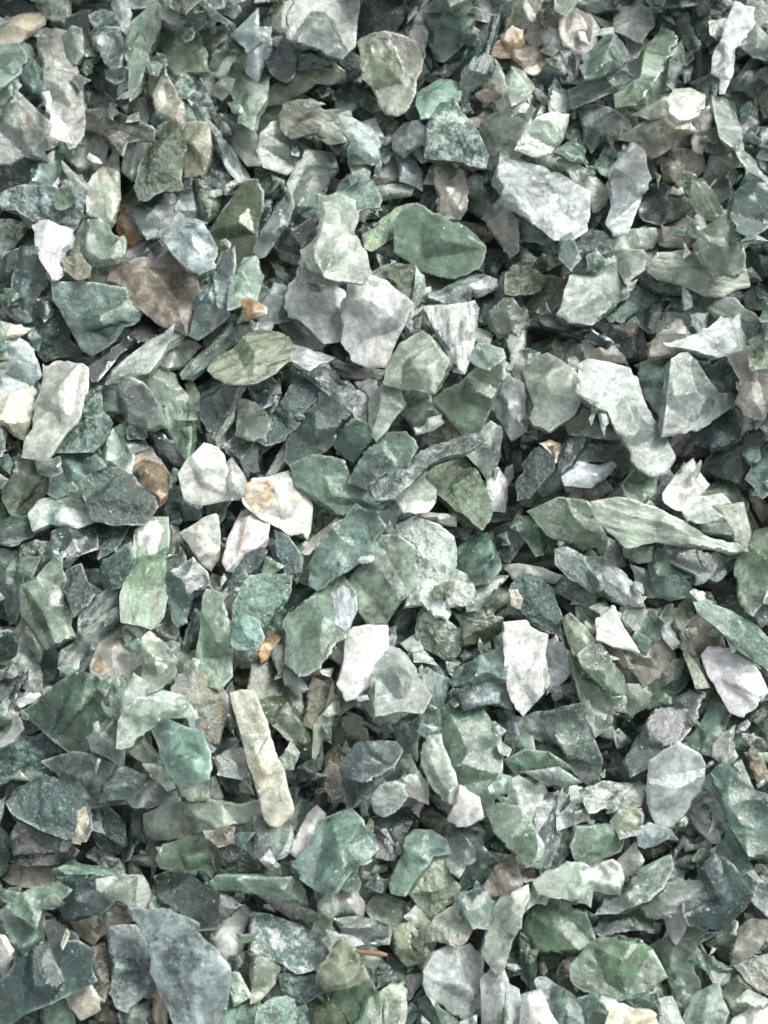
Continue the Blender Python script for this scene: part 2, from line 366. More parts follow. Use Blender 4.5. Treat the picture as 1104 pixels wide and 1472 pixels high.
# ---------------------------------------------------------------- the chips, traced one by one
# height class, mineral colours + habit | outline (photo pixels x 3) | what it is;  "@x" = a part of the chip above
CHIPS = """
4 CYc|-20 100 60 72 150 52 188 54 206 76 170 125 100 175 40 215 -20 240|cream blade veined with yellow, cut by the upper corner of the photo
2 PNm|172 175 205 155 295 168 305 240 330 330 345 400 362 480 350 560 320 600 295 610 270 560 230 500 190 420 190 320 175 240|tall pale grey pillar chip with a chalk white sliver along its edge
3 WCp|185 405 212 400 222 430 215 460 250 500 285 540 305 610 260 600 215 580 225 540 200 480|chalk white sliver lying along the tall pale grey pillar chip
1 GNm|60 415 90 430 160 500 215 545 270 605 180 640 200 680 110 660 60 690 0 690 -10 640 30 500|brownish grey mottled triangle beside the chalk white sliver
1 VSs|300 110 385 80 400 170 450 270 500 350 520 420 470 440 400 360 330 320 310 230|long charcoal chip under the oval black and white one
3 SWm|388 70 440 45 480 42 510 85 545 200 552 260 520 290 485 297 450 260 400 170|oval grey chip clouded with white, touching the leaf shaped green blade
2 Pc|480 -20 570 -20 565 60 545 150 525 130 500 70|pale pointed pillar wedged between the oval chip and the green blade
3 AEs|690 -10 690 120 650 200 625 290 590 400 562 420 555 360 555 260 545 180 560 110 630 50|leaf shaped sage green blade standing on its point
3 JWs|695 20 770 30 880 60 885 100 840 140 760 110 695 80|teal and white streaked chip above the round olive beige one
2 AYm|690 110 780 120 850 160 880 230 890 300 800 300 760 350 740 370 700 310 690 210|round olive beige chip beside the leaf shaped green blade
2 TPg|790 290 880 300 920 350 920 430 905 505 860 470 800 430 755 380 770 320|dark green chip frosted with glittering mica flakes
3 HPc|640 290 720 330 760 400 785 450 785 520 770 560 700 530 680 500 650 390|lilac grey block with a dark striped tip on top
3 VPs|625 245 660 212 695 225 700 280 715 320 665 310 640 280|@striped_tip
2 VNs|370 485 440 480 530 500 620 540 650 560 648 605 590 600 545 610 530 660 440 590 380 560|charcoal brown wedge with fine streaks, pointing at the rough speckled stone
1 NLm|470 440 560 430 650 428 670 500 690 540 620 520 540 495 465 485|brown chip with a pale lilac top edge beside the lilac grey block
2 PKc|290 610 355 570 430 590 455 620 445 700 420 725 345 730 300 690 270 650|frosted pale grey slab with notched lower edge beside the mint shard
4 MJc|125 795 150 720 205 650 270 625 275 700 255 790 250 820 190 805|pale mint shard with a peaked top above the blue grey rock
1 SPg|-10 730 60 690 130 695 150 730 125 780 70 800 20 830 -20 830|
1 SBg|20 850 110 810 180 810 250 820 265 790 330 770 340 870 330 930 300 980 250 960 150 940 90 900 40 900|speckled blue grey rock under the pale mint shard
2 KCm|485 660 505 690 510 790 515 860 480 960 390 950 380 860 390 790 430 740|sandy grey spike standing above the amber splinter
2 PWc|545 640 590 605 655 605 640 660 600 720 575 770 530 730|
4 OVg|655 600 685 545 720 533 780 545 795 610 790 700 780 760 783 815 710 820 640 860 600 860 580 800 600 720|rough olive grey stone full of white crystal specks
2 YHm|790 555 840 535 890 540 900 600 890 700 870 740 800 740 795 650|dull beige chip pressed against the rough speckled olive stone
3 SPs|820 440 880 490 930 560 1000 640 1050 720 1090 790 1040 790 980 730 930 640 890 560 860 520|long dark ribbed splinter running diagonally down from the mica flaked chip
2 GHm|920 505 1000 505 1060 530 1110 600 1110 700 1060 700 1010 640 950 570|smooth grey slab alongside the long dark ribbed splinter
2 KYc|990 330 1040 250 1110 240 1160 300 1140 420 1100 480 1090 540 1030 510 1030 440 985 370|round pale translucent chip between the mica flaked one and the pale blue streaked one
3 OAp|1040 800 1110 790 1130 850 1110 970 1100 1060 1095 1110 1030 1135 930 1110 905 1000 960 920|smooth olive green plate beside the jagged blue and white chip
4 LWp|140 975 175 962 260 985 315 995 300 1050 265 1075 255 1130 250 1200 225 1200 170 1110|white lilac wedge with a flat top, left of the crumbly speckled chip
3 KPm|340 1000 370 945 420 935 470 975 475 1005 525 1015 530 1090 500 1130 400 1140 310 1090|crumbly pale chip with white bubbles next to the amber splinter
2 RNc|510 1000 530 900 560 900 600 960 608 1020 570 1050 540 1065|small amber brown splinter below the sandy grey spike
4 BTm|690 1000 735 970 770 912 800 940 880 960 900 1000 930 1060 930 1140 860 1180 800 1150 730 1070 700 1030|jagged pale chip with deep blue stains above the brown curved stone
3 BLc|525 1090 600 1040 690 1000 730 1070 700 1110 620 1130 560 1130|
2 JGm|-20 210 80 195 105 240 85 310 30 350 -20 390|grey green chip under the cream blade
1 JTs|85 300 120 245 180 310 190 370 185 420 140 390 105 350|
0 Sm|-20 400 60 360 70 420 40 500 10 570 -20 640|
2 KVg|-20 955 60 955 120 965 90 1020 60 1060 -20 1080|
2 GMm|860 130 940 130 1000 110 1060 200 1050 250 990 290 960 330 900 300 890 220|grey chip with a minty crust above the dark mica flaked one
3 Bc|1000 150 1050 100 1110 40 1130 170 1060 220|
2 Ep|760 -20 860 -20 930 50 1000 100 900 80 800 30|
1 PSm|140 -20 300 -20 290 100 220 80 160 30|
1 Sm|-20 -20 120 -20 190 50 60 75 20 60|
1 TJm|330 330 400 340 480 430 470 470 400 475 340 450|
1 SJm|570 900 640 860 740 850 760 900 720 980 640 1020 600 980|
1 Gm|790 800 830 770 850 830 890 940 880 960 800 940 740 930|
1 OKm|850 780 900 790 950 860 930 920 890 950|
2 Pc|275 700 385 800 380 840 330 800 280 740|
3 Wc|505 400 530 305 555 330 550 380 515 415|
1 SBg|890 620 950 700 1000 760 1020 820 950 830 880 770|
4 EMm|230 1224 400 1222 540 1244 555 1294 590 1329 620 1344 600 1379 570 1402 535 1409 500 1464 460 1494 400 1532 360 1509 300 1404 235 1294|bright green wedge with white chipped streaks along its top, left of the brown curved stone
3 NCm|490 1164 560 1134 680 1129 770 1094 830 1144 840 1214 858 1264 840 1344 825 1424 800 1434 760 1414 690 1394 610 1329 560 1294 540 1234 480 1214|large brown curved stone with a cream side
3 TJm|910 1164 950 1104 1010 1074 1010 1164 995 1254 985 1344 930 1404 860 1454 825 1434 850 1314 880 1234|dark teal lance beside the brown curved stone
2 SGm|90 1084 170 1084 200 1164 210 1214 170 1254 150 1334 130 1364 90 1304 45 1309 60 1204|slate chip left of the bright green wedge
1 DSg|120 1384 180 1304 230 1324 280 1394 340 1504 300 1524 200 1544 160 1504 110 1434|dark mossy chip tucked under the bright green wedge
3 WKp|165 1114 210 1084 265 1094 262 1204 235 1212 205 1174|
3 ONg|270 1114 340 1104 385 1144 385 1194 330 1204 280 1164|small crumbly brown green nugget above the bright green wedge
2 KPm|385 1104 500 1074 540 1134 490 1214 400 1214|
2 VSc|390 1574 470 1524 560 1434 620 1354 660 1349 685 1384 670 1444 600 1474 520 1524 440 1624 400 1624|blackish round ended chip between the bright green wedge and a grey green finger
3 GKs|470 1649 490 1594 560 1534 640 1474 700 1444 790 1404 795 1444 740 1474 690 1544 640 1604 580 1624|long grey green flake with a pale edge under the fan shaped cream one
4 KHc|660 1484 740 1454 800 1464 865 1494 830 1534 780 1589 715 1604 680 1574 650 1534|fan shaped creamy translucent chip lying on the grey green flake
4 GSs|780 1609 850 1534 900 1494 980 1404 1020 1369 1040 1404 1020 1474 980 1504 900 1574 835 1639 790 1634|grey green finger stick with striations, left of the ribbed olive stone
4 PWc|185 1574 290 1562 350 1572 378 1594 375 1694 350 1754 290 1854 205 1984 150 1974 97 1966 110 1894 145 1794 175 1694 185 1644|long frosted whitish bar touching a cream triangle
2 BGm|0 1484 60 1464 110 1489 150 1554 170 1614 130 1664 60 1694 -20 1714|smooth round bluish grey pebble by the frosted whitish bar
3 CPm|-20 1714 60 1694 135 1674 140 1794 105 1894 60 1874 20 1834 -20 1824|cream triangle lying against the frosted whitish bar
2 EDm|-20 1784 25 1784 35 1864 10 1954 -20 1974|
2 DJg|250 1894 330 1824 370 1674 430 1684 435 1774 475 1824 450 1874 400 1934 250 1934|dark speckled green chip under the frosted whitish bar
3 GHc|425 1679 560 1634 610 1654 650 1694 690 1764 720 1844 660 1854 570 1834 500 1769 425 1794 440 1744|grey mauve sheet with wavy edges beside the frosted whitish bar
2 KYm|600 1654 690 1594 750 1624 800 1704 790 1744 730 1754 690 1759 640 1694|olive white chip under the fan shaped cream one
2 AJs|725 1754 790 1744 815 1804 820 1904 805 1974 770 1934 715 1864|upright grey green flake above the dark blue green claw
3 KAc|800 1664 830 1644 860 1704 880 1784 870 1864 850 1844 820 1774|
3 SGm|870 1704 950 1664 1020 1644 1030 1684 1000 1784 985 1824 940 1864 900 1854 870 1804|grey chip stained charcoal in the middle, between pale flakes
4 KPc|1010 1724 1060 1724 1110 1744 1170 1824 1150 1894 1090 1899 1015 1874|pale frosted block beside the charcoal stained chip
3 Pc|1030 1664 1060 1674 1010 1804 940 1919 935 1874 985 1794|
3 JKc|440 2024 445 1924 470 1864 540 1824 610 1884 630 1934 580 1954 565 2054 470 2014|pale sea green chip fused to a brown one, above the black veined rock
3 NRm|575 1944 640 1934 690 1984 740 2064 720 2144 680 2179 620 2104 565 2044|brown tan chip joined to the pale sea green one
3 TVc|560 1824 650 1864 760 1914 800 1994 795 2034 760 2039 700 1994 650 1944 620 1884|dark blue green claw beside the white quartz lump
4 WCp|800 1994 880 1914 940 1934 970 1984 985 2064 1030 2154 960 2159 850 2179 800 2159 770 2044|big white quartz lump with a flat front face, left of the brown crusted one
4 PWc|980 1994 1000 1974 1050 2044 1075 2104 1040 2144 1000 2154 985 2084|
3 DVg|345 2094 440 2024 520 2024 550 2044 590 2084 660 2144 670 2184 620 2254 480 2254 400 2234|black veined dark green rock below the brown tan chip
1 JSm|230 1944 400 1929 440 1984 410 2054 340 2104 260 2134 220 2114 225 2034|pale teal mottled chip behind the black veined rock
2 OKm|20 2094 80 1974 150 1994 215 2064 200 2114 130 2194 60 2214 20 2144|grey olive chip under the foot of the frosted whitish bar
3 WJm|130 2214 170 2164 260 2139 340 2114 380 2184 400 2244 330 2274 220 2254 150 2284|white and mint streaked chip left of the black veined rock
1 Gc|160 1984 250 1974 260 2034 220 2054 170 2034|
0 Om|-20 2004 60 1974 80 1984 20 2094 -20 2114|
4 OYs|940 1534 1010 1504 1060 1454 1120 1424 1240 1454 1270 1504 1230 1564 1190 1604 1110 1649 1000 1654 900 1594|ribbed olive brown stone with a pale top edge, left of the marked white slab
3 GVs|1000 1384 1060 1369 1100 1394 1090 1434 1020 1474|
4 RCm|1040 1314 1090 1284 1150 1324 1150 1354 1070 1374|small rusty brown bead beside a grey veined chip
2 JKm|1000 1224 1040 1134 1104 1134 1130 1194 1104 1284 1060 1294 990 1324|frosted pale green chip beside the dark teal lance
2 SDm|950 1934 1020 1884 1110 1904 1110 2034 1050 2064 1000 1964|dark slate chip behind the big white quartz lump
1 Gm|380 1624 470 1624 460 1674 390 1674|
2 Cm|10 1464 50 1404 90 1404 110 1434 60 1454|
2 Wm|-20 1334 40 1349 30 1384 -20 1414|
1 Sm|690 2184 760 2104 800 2154 860 2184 850 2234 720 2234|
1 Gm|-20 1274 50 1274 100 1334 130 1374 100 1384 30 1344|
1 SVm|0 1124 60 1084 90 1084 60 1194 20 1214 -20 1204|
2 EDm|-20 2268 60 2228 160 2228 200 2288 120 2318 0 2338 -20 2338|
2 DVp|235 2298 380 2223 405 2258 412 2363 340 2388 260 2403 240 2358|flat charcoal green square below the white and mint streaked chip
2 TKg|100 2358 160 2338 230 2348 248 2388 210 2458 150 2513 105 2488 130 2438 90 2408|pale crackled chip between the minty green finger and the charcoal green square
3 JEm|-20 2363 40 2373 90 2398 98 2488 95 2588 70 2678 40 2683 20 2608 -20 2558|minty green finger cut by the photo edge, next to the beige green tall stone
2 KAm|105 2648 100 2538 180 2488 265 2408 280 2538 300 2658 330 2738 250 2768 200 2778 150 2698|tall beige green stone with a dark upper corner, beside the minty green finger
3 AOs|590 2268 640 2248 720 2248 725 2328 715 2468 725 2538 700 2648 650 2698 600 2678 530 2668 525 2558 560 2438 580 2338|tall rounded olive green stone with a mint and white cap
4 WJm|585 2268 630 2233 680 2223 720 2263 700 2318 680 2378 650 2378 630 2328 600 2338|@cap
3 KHm|720 2288 735 2218 770 2268 800 2408 770 2458 730 2483 715 2438|slim pale flake against the tall rounded olive stone
3 SJp|730 2468 800 2438 830 2413 890 2478 900 2518 840 2558 815 2628 810 2678 770 2696 745 2668 740 2618 720 2588|teal grey boot shaped chip right beside the tall rounded olive stone
4 WHm|775 2298 830 2268 930 2218 945 2278 945 2408 910 2463 860 2423 820 2358|pinkish white triangle with a dark rim, under the big white quartz lump
4 WHm|1040 2208 1104 2178 1150 2198 1165 2238 1155 2318 1110 2358 1050 2388 980 2458 960 2418 990 2308|long pinkish white stone touching the foot of the brown crusted quartz
3 TVg|975 2488 1060 2378 1104 2353 1150 2378 1110 2448 1040 2498 1000 2538|blackish teal knob on the foot of the long pinkish white stone
3 SWs|320 2768 270 2798 260 2868 330 2938 360 2908 430 2768 480 2708 520 2658 543 2608 500 2558 480 2538 420 2578 340 2658 330 2728|long slate stone streaked and tipped with white, leaning below the tall olive stone
2 TSg|450 2418 560 2348 570 2408 540 2508 480 2538 430 2498|
2 VDg|290 2468 350 2443 370 2498 430 2548 360 2608 320 2648 290 2558|dark knobbly chip in a hollow beside the slate stone tipped with white
3 HWm|395 2863 430 2778 480 2718 560 2688 620 2718 615 2858 540 2908 470 2953 400 2918|pinkish grey block with a bright glint and a rusty corner
4 RCm|395 2858 440 2818 455 2858 430 2898|@rust_patch
3 KJc|615 2768 650 2733 710 2778 760 2848 750 2908 680 2968 640 2983 612 2938|glassy grey cup with a pale rim, between a rusty cornered block and green stick
4 DJs|735 2978 750 2898 790 2778 820 2678 840 2628 875 2668 855 2748 800 2848 770 2928 740 2993|dark green stick beside the tall pale green bar
3 AKm|890 2558 985 2578 990 2708 998 2908 945 2963 880 2918 845 2878 870 2708|tall pale green bar with a pointed foot
2 GHm|640 2698 740 2613 770 2728 750 2788 700 2768|
2 PHc|985 2588 1010 2553 1070 2568 1104 2608 1070 2638 1000 2646|
4 JEg|995 2778 1000 2678 1060 2648 1120 2678 1140 2748 1104 2798 1020 2798|sage crumbly chip beside the tall pale green bar
2 WPm|1000 2808 1104 2798 1150 2828 1090 2873 1000 2858|
2 PJm|0 2848 60 2768 100 2648 150 2748 190 2778 160 2828 175 2898 170 2988 130 2978 60 2908|pale grey lobed stone with a rounded foot, under the beige green tall stone
2 JPm|110 2708 150 2708 190 2788 170 2848 120 2778|
3 BJm|175 2848 230 2778 265 2868 260 2928 200 2988 175 2978|pale bluish pebble with a crackled foot, touching the pale grey lobed stone
3 EAm|105 3073 200 2998 310 2908 420 2928 470 2988 460 3068 430 3158 380 3218 330 3258 240 3188|broad leaf green block with bright scratches, under the slate stone tipped with white
2 AGg|400 3168 470 2988 560 2908 580 2928 530 3068 525 3228 450 3188|
3 KAc|510 3218 520 3108 580 2918 680 2978 780 3008 840 3098 720 3098 640 3148 570 3213 530 3223|celadon fan with a milky white foot, above the aqua gem
5 MJc|655 3153 720 3101 800 3138 905 3238 910 3308 900 3358 850 3388 790 3398 730 3338 690 3228|aqua mint gem with a flat upper face, below the celadon fan
2 NGg|755 2988 840 2898 940 2958 970 3008 965 3098 930 3208 880 3198 840 3098 790 3038|rough grey brown chip under the pointed foot of the tall pale green bar
2 GSm|960 3008 1000 2948 1015 2998 990 3038 1010 3158 980 3128|
3 TJg|-20 3218 60 3193 220 3163 270 3228 290 3268 190 3318 60 3358 -10 3398 -40 3308|dark teal crusted boulder at the side edge, below the pale glassy corner chip
2 PWc|-20 3118 70 3088 95 3148 60 3198 0 3228 -20 3258|pale glassy corner chip above the dark teal crusted boulder
2 GVm|380 3188 450 3158 530 3228 525 3308 470 3268 400 3238|
2 GHm|540 3228 620 3178 680 3258 720 3318 700 3358 620 3288|
1 VTm|-20 2898 60 2888 80 2938 40 3028 -20 3058|
2 Lc|75 3028 130 2988 170 2998 140 3028 90 3048|
1 KNm|0 3108 60 3028 110 2988 140 3038 60 3088|
1 TSm|100 3068 150 3128 210 3168 100 3178 80 3108|
2 DEm|-20 2738 70 2743 60 2828 0 2848 -20 2828|
2 Ym|1020 2938 1104 2898 1150 2928 1104 2988 1040 2978|
2 DVg|420 2208 560 2188 560 2258 500 2358 430 2398 415 2308|
3 PWg|920 3268 1000 3228 1040 3228 1060 3312 1040 3358 940 3338|
1 SVm|770 3118 850 3098 870 3188 920 3218 900 3238 800 3158|
1 DEm|840 2548 890 2518 920 2548 880 2568 830 2608|
1 KNm|800 2358 870 2418 940 2528 910 2538 850 2458|
1 VSm|970 3158 1010 3158 1040 3228 920 3248|
3 TDg|40 3462 100 3402 180 3357 260 3372 350 3417 380 3482 385 3572 360 3622 280 3612 200 3582 120 3542 60 3502|dark green wet boulder with a bronze edge, below the dark teal crusted boulder
4 NCg|330 3482 375 3452 385 3532 375 3602 350 3627 310 3602|@bronze_edge
3 SPm|200 3292 330 3252 540 3312 620 3352 690 3382 710 3422 690 3462 630 3480 570 3477 540 3462 460 3472 390 3477 350 3422 280 3362|long slate chip with a translucent rounded end, above the dark green wet boulder
3 KYc|640 3512 780 3462 900 3452 1104 3457 1160 3462 1190 3502 1150 3532 1030 3552 900 3582 800 3602 680 3617 650 3602 640 3552|long pale yellowish bar lying flat below the foot of the long buff stick
4 KJc|745 3312 760 3272 900 3252 910 3372 905 3452 830 3455 790 3432 750 3372|clear pale foot of green crystal directly above the pale yellowish bar
2 SVg|400 3512 470 3492 530 3552 540 3642 500 3672 430 3642 400 3592|dark green bead shaped chip beside the dark green wet boulder
2 TSs|510 3482 590 3472 640 3512 610 3592 560 3692 530 3702 540 3592|
3 VWm|60 3592 90 3537 150 3562 240 3612 330 3667 310 3702 200 3727 120 3732 60 3712|charcoal chip with white chalky tips, under the dark green wet boulder
2 HWm|30 3792 60 3737 260 3722 240 3782 210 3822 160 3832 60 3812|pinkish white flake below the charcoal chip with white chalky tips
2 SWg|380 3692 410 3642 470 3672 520 3712 530 3752 450 3742|
3 AOm|680 3702 710 3642 800 3612 900 3582 940 3642 940 3712 900 3792 800 3762 700 3742|moss green lump under the pale yellowish bar
3 Vg|930 3642 1000 3622 1060 3662 1104 3712 1120 3742 1040 3767 940 3772 920 3712|black crystalline chunk under the pale yellowish bar
3 Nm|880 3582 1010 3567 1020 3632 940 3652|
4 MJm|900 3812 940 3774 1104 3774 1200 3792 1280 3822 1310 3852 1200 3872 1104 3857 1000 3842 930 3842|long mint slab whose end touches the black crystalline chunk
4 VSm|670 3782 740 3757 830 3772 920 3842 1000 3872 1040 3902 980 3952 930 4002 860 4012 840 3982 700 3912|large smooth charcoal slab beside the long mint slab
5 BTm|560 3922 730 3927 800 3962 860 3992 870 4052 940 4102 990 4182 980 4312 950 4416 930 4462 830 4502 760 4432 700 4302 650 4192 640 4072 600 3992|big pale white and navy stained slab near the bottom edge
4 TBm|460 4002 560 3992 600 4002 640 4092 655 4192 680 4272 610 4302 550 4362 500 4342 470 4282 480 4162|dark blue stained plate touching the big navy stained slab
3 CHm|310 3972 420 3932 510 3892 570 3972 500 4002 440 4032 410 4072 350 4032|buff faceted chip above the dark blue stained plate
3 NVg|390 4102 450 4072 480 4162 475 4242 450 4312 390 4282 370 4182|brown black rough chip against the dark blue stained plate
3 CWm|270 4282 380 4242 440 4312 430 4352 350 4397 300 4342|
3 TEm|0 4242 100 4112 200 4072 330 4072 390 4112 380 4182 400 4232 280 4292 170 4342 80 4392 0 4416 -40 4372 -40 4292|large teal green glossy plate cut by the photo edge, beside the brown black rough chip
3 WKm|910 4052 960 3972 1050 3907 1075 3952 1060 4052 1020 4152 990 4172 950 4092|white almond shaped chip below the tip of the large smooth charcoal slab
2 JSm|0 3932 80 3892 180 3952 180 4052 100 4102 40 4072|milky grey green chip above the large teal green glossy plate
2 KHm|410 3802 500 3787 600 3782 690 3912 600 3922 520 3882 420 3852|pale olive and pink chip above the buff faceted one
2 TSm|260 3792 400 3782 400 3842 480 3882 430 3932 310 3962 270 3892|dark slate chip behind the buff faceted one
2 AJm|70 3932 60 3882 150 3842 250 3812 295 3842 270 3872 190 3902 160 3992|mossy curved strip under the pinkish white flake
2 Js|240 3762 330 3727 480 3742 560 3772 480 3787 300 3792|
2 GHm|170 3962 240 3972 330 4032 330 4082 230 4072|
3 JKc|170 4302 200 4292 310 4312 320 4416 310 4472 200 4472|pale green translucent fin under the large teal green glossy plate
2 AEm|80 4416 140 4332 175 4312 190 4462 100 4482|
2 EDm|525 4362 600 4312 650 4282 660 4416 650 4472 530 4472|dark leaf green chip at the bottom edge under the dark blue stained plate
3 Cs|650 4282 690 4272 720 4362 720 4416 720 4492 670 4482|
2 KHc|560 3702 680 3652 670 3742 620 3732|
2 EAm|-20 3562 30 3602 55 3662 40 3742 -20 3782|
2 WCm|-20 4032 20 4042 55 4102 10 4162 -20 4162|
2 NKm|1000 4192 1060 4112 1104 4092 1140 4162 1104 4272 1040 4292|
2 JSg|950 4416 990 4312 1080 4292 1180 4372 1150 4492 960 4512|
2 SJm|930 3332 1040 3292 1070 3342 1090 3422 1040 3447 980 3402|grey mottled chip beside the clear pale foot of green crystal
2 KAc|620 3302 700 3302 750 3392 720 3407 660 3352|
1 GSm|1020 3562 1120 3542 1150 3642 1100 3692 1050 3642|
2 GHc|690 3432 760 3402 775 3452 690 3482|
1 VSm|340 3632 380 3622 400 3692 340 3662|
1 DTm|180 3912 250 3882 300 3962 310 4002 240 3972|
2 NGm|400 4362 450 4337 520 4382 480 4416 420 4402|
2 PJg|980 4222 1030 4202 1080 4292 1010 4332|
2 GVm|1254 100 1274 30 1364 -20 1534 -20 1519 100 1514 190 1464 240 1434 230 1384 200 1344 190 1294 190 1254 160|large cloudy grey and white chip at the top edge beside the teal drop
3 TBc|1184 115 1234 165 1279 240 1269 310 1229 350 1184 325 1139 265 1159 180|teal drop shaped chip with a pointed top
3 YAc|1154 400 1224 340 1304 305 1434 280 1479 310 1479 345 1424 365 1364 360 1304 400 1234 445 1154 450|pale olive caterpillar shaped chip under the teal drop
4 YOc|1544 185 1604 150 1664 138 1734 155 1804 190 1824 260 1794 340 1789 400 1764 450 1714 495 1664 490 1634 450 1604 370 1564 340 1559 240|big translucent olive yellow crystal tapering to a blunt foot
3 JSc|1849 30 1864 -20 2004 -20 2044 30 2034 120 1994 190 1954 225 1914 257 1874 225 1839 180 1844 110|grey green spearhead with a raised midline, pointing down
1 VSm|1534 20 1584 -20 1724 -20 1734 60 1684 140 1624 140 1554 180 1514 190 1519 110|dark grey chip behind the big olive yellow crystal
2 DSs|2039 190 2074 100 2144 90 2114 190 2124 290 2094 370 2034 450 1999 480 1979 420 1994 280|dark teal wedge leaning beside the orange stained chip
3 MWp|1804 400 1894 345 1944 350 1984 385 1979 430 1894 440 1854 500 1819 505 1799 450|mint chip with a white top, behind the dark speckled trapezoid
4 SPg|1834 560 1884 450 1964 425 1994 490 2064 570 2104 670 2094 720 1964 690 1834 680|dark grey green trapezoid with a patch of silvery specks
3 GOc|1454 400 1509 330 1544 360 1594 395 1644 440 1649 490 1594 540 1544 490 1474 520 1449 480|smooth mauve grey shield with an olive tint, left of the yellow crystal
3 BWm|1474 505 1534 520 1594 550 1624 590 1634 690 1594 700 1544 660 1514 600 1479 570|bluish white faceted chip under the mauve grey shield
2 NPs|1239 460 1334 440 1414 490 1469 530 1474 600 1424 610 1354 570 1264 590 1224 520|brown chip with silvery stripes under the olive caterpillar shaped one
2 PJm|1134 580 1174 540 1219 540 1254 600 1319 640 1294 700 1234 740 1144 710 1119 650|frosted sage block above the teal crystalline lump
3 TJg|1104 725 1164 715 1234 740 1239 800 1174 860 1134 850 1104 790|knobbly teal crystalline lump
3 JPm|1314 655 1434 670 1454 740 1404 820 1364 890 1294 910 1254 880 1244 790 1284 710|pale sea green chip with a wet sheen beside the knobbly teal lump
3 GBs|1244 830 1264 900 1234 980 1174 1060 1124 1105 1094 1080 1134 990 1184 910|long blue grey finger slanting down from the pale sea green chip
3 BTc|1704 660 1794 690 1819 760 1819 820 1764 790 1724 780|blue grey triangle leaning on a pale chip below the small bluish lump
2 Pc|1594 780 1644 720 1704 665 1729 780 1664 795|
2 PJc|1604 795 1704 795 1784 800 1764 840 1624 870|
4 HPc|1874 720 1934 700 2004 745 2019 830 2014 900 1984 945 1904 950 1884 900 1894 850 1874 790|pinkish grey pentagon lying flat above the big moss green plate
3 GJc|2004 740 2079 770 2114 850 2144 930 2084 945 2024 905 2019 840|grey wing shaped chip joined to the pinkish grey pentagon
4 AEp|1704 960 1744 900 1804 880 1864 920 1974 960 2044 1010 2089 1060 2084 1110 2064 1150 1954 1200 1804 1160 1704 1080|big moss green plate with a pointed end
2 AYg|1574 1010 1644 950 1744 890 1764 900 1724 960 1704 1020 1604 1070 1584 1060|
2 JSg|1474 800 1534 750 1584 780 1634 860 1624 890 1554 900 1534 930 1474 880 1454 840|bumpy sage lump on top of the tall whitish column
3 KWm|1379 850 1454 840 1534 880 1544 950 1524 1000 1574 1080 1594 1170 1564 1210 1504 1200 1404 1180 1364 1060 1384 960|tall whitish column with white frosting, beside the big moss green plate
2 BSc|1744 540 1804 525 1834 560 1829 610 1784 640 1744 670 1704 640 1714 570|small bluish glassy lump beside the dark speckled trapezoid
1 GOc|1604 540 1704 500 1734 550 1704 640 1664 690 1634 660|
4 RCm|2104 230 2144 180 2208 110 2254 130 2264 200 2208 250 2154 250|orange stained cream chip beside the dark teal wedge
2 GHm|1754 160 1804 60 1849 20 1854 80 1839 180 1824 240 1794 200|
3 KPm|2074 560 2124 500 2214 460 2284 520 2274 640 2214 680 2114 660|frosted sage grey chip right beside the dark speckled trapezoid
2 PVs|1824 330 1904 290 1994 265 1964 300 1864 350|
3 Hm|2019 510 2064 500 2094 465 2109 490 2064 550 2024 540|
2 Dg|1464 240 1504 220 1554 250 1544 330 1504 340 1474 280|
1 EPm|1274 300 1284 250 1354 240 1434 270 1354 295|
2 Cm|1299 1080 1359 1040 1364 1104 1304 1130|
3 HPm|2104 970 2184 900 2234 960 2234 1080 2194 1110 2154 1050|small pinkish grey chip at the pointed end of the big moss green plate
2 NWm|1984 960 2084 970 2119 1010 2084 1040 2004 1000|
2 Jc|1104 40 1164 50 1174 110 1124 190 1074 180 1084 80|
1 PHm|1164 120 1184 40 1254 10 1254 120 1274 200 1234 160|
1 Dp|1694 140 1744 50 1824 -10 1794 60 1754 150|
2 BLc|1064 130 1164 130 1134 270 1104 370 1064 300|pale blue streaked chip just left of the teal drop
1 Am|1534 940 1604 900 1724 850 1664 920 1544 940|
2 HKm|1504 700 1554 690 1594 740 1584 785 1524 750|
2 SNm|2034 20 2104 -20 2194 -20 2194 60 2104 90 2044 80|
1 Om|1374 330 1454 390 1434 450 1374 440 1304 400|
0 Vm|1264 1000 1354 940 1374 1000 1304 1060|
1 Tm|1204 1060 1254 990 1284 1040 1264 1110|
1 NHm|2044 420 2124 350 2154 410 2104 440|
5 WPc|1504 1204 1574 1184 1664 1214 1744 1274 1776 1309 1754 1374 1714 1454 1684 1524 1664 1579 1594 1582 1524 1554 1474 1474 1489 1394 1474 1364 1494 1284|large flat white slab with faint pinkish marks, brightest stone in the upper half
3 OVg|1604 1184 1664 1144 1744 1144 1794 1154 1794 1214 1774 1304 1724 1254 1664 1204|crumbly olive brown stone peeking out behind the marked white slab
3 JPm|1794 1154 1829 1194 1834 1244 1804 1314 1774 1354 1776 1304 1789 1234|
3 PGm|1254 1234 1294 1164 1384 1169 1444 1224 1494 1294 1474 1354 1489 1404 1464 1454 1394 1469 1344 1414 1304 1379 1254 1364|grey chip with dark root like veins, left of the marked white slab
2 GHm|1204 1399 1304 1384 1364 1434 1399 1484 1364 1499 1294 1494|
2 BGc|1114 1324 1184 1234 1244 1254 1259 1374 1164 1414 1104 1424|smooth blue grey chip between the rusty bead and the grey veined chip
2 BPs|1264 1494 1384 1524 1434 1544 1334 1594 1269 1554|
3 WPs|1379 1552 1484 1564 1554 1584 1654 1594 1634 1634 1544 1639 1494 1634 1434 1594|thin pale flake under the marked white slab
4 WPc|1529 1649 1584 1634 1624 1639 1629 1674 1594 1716 1554 1684|
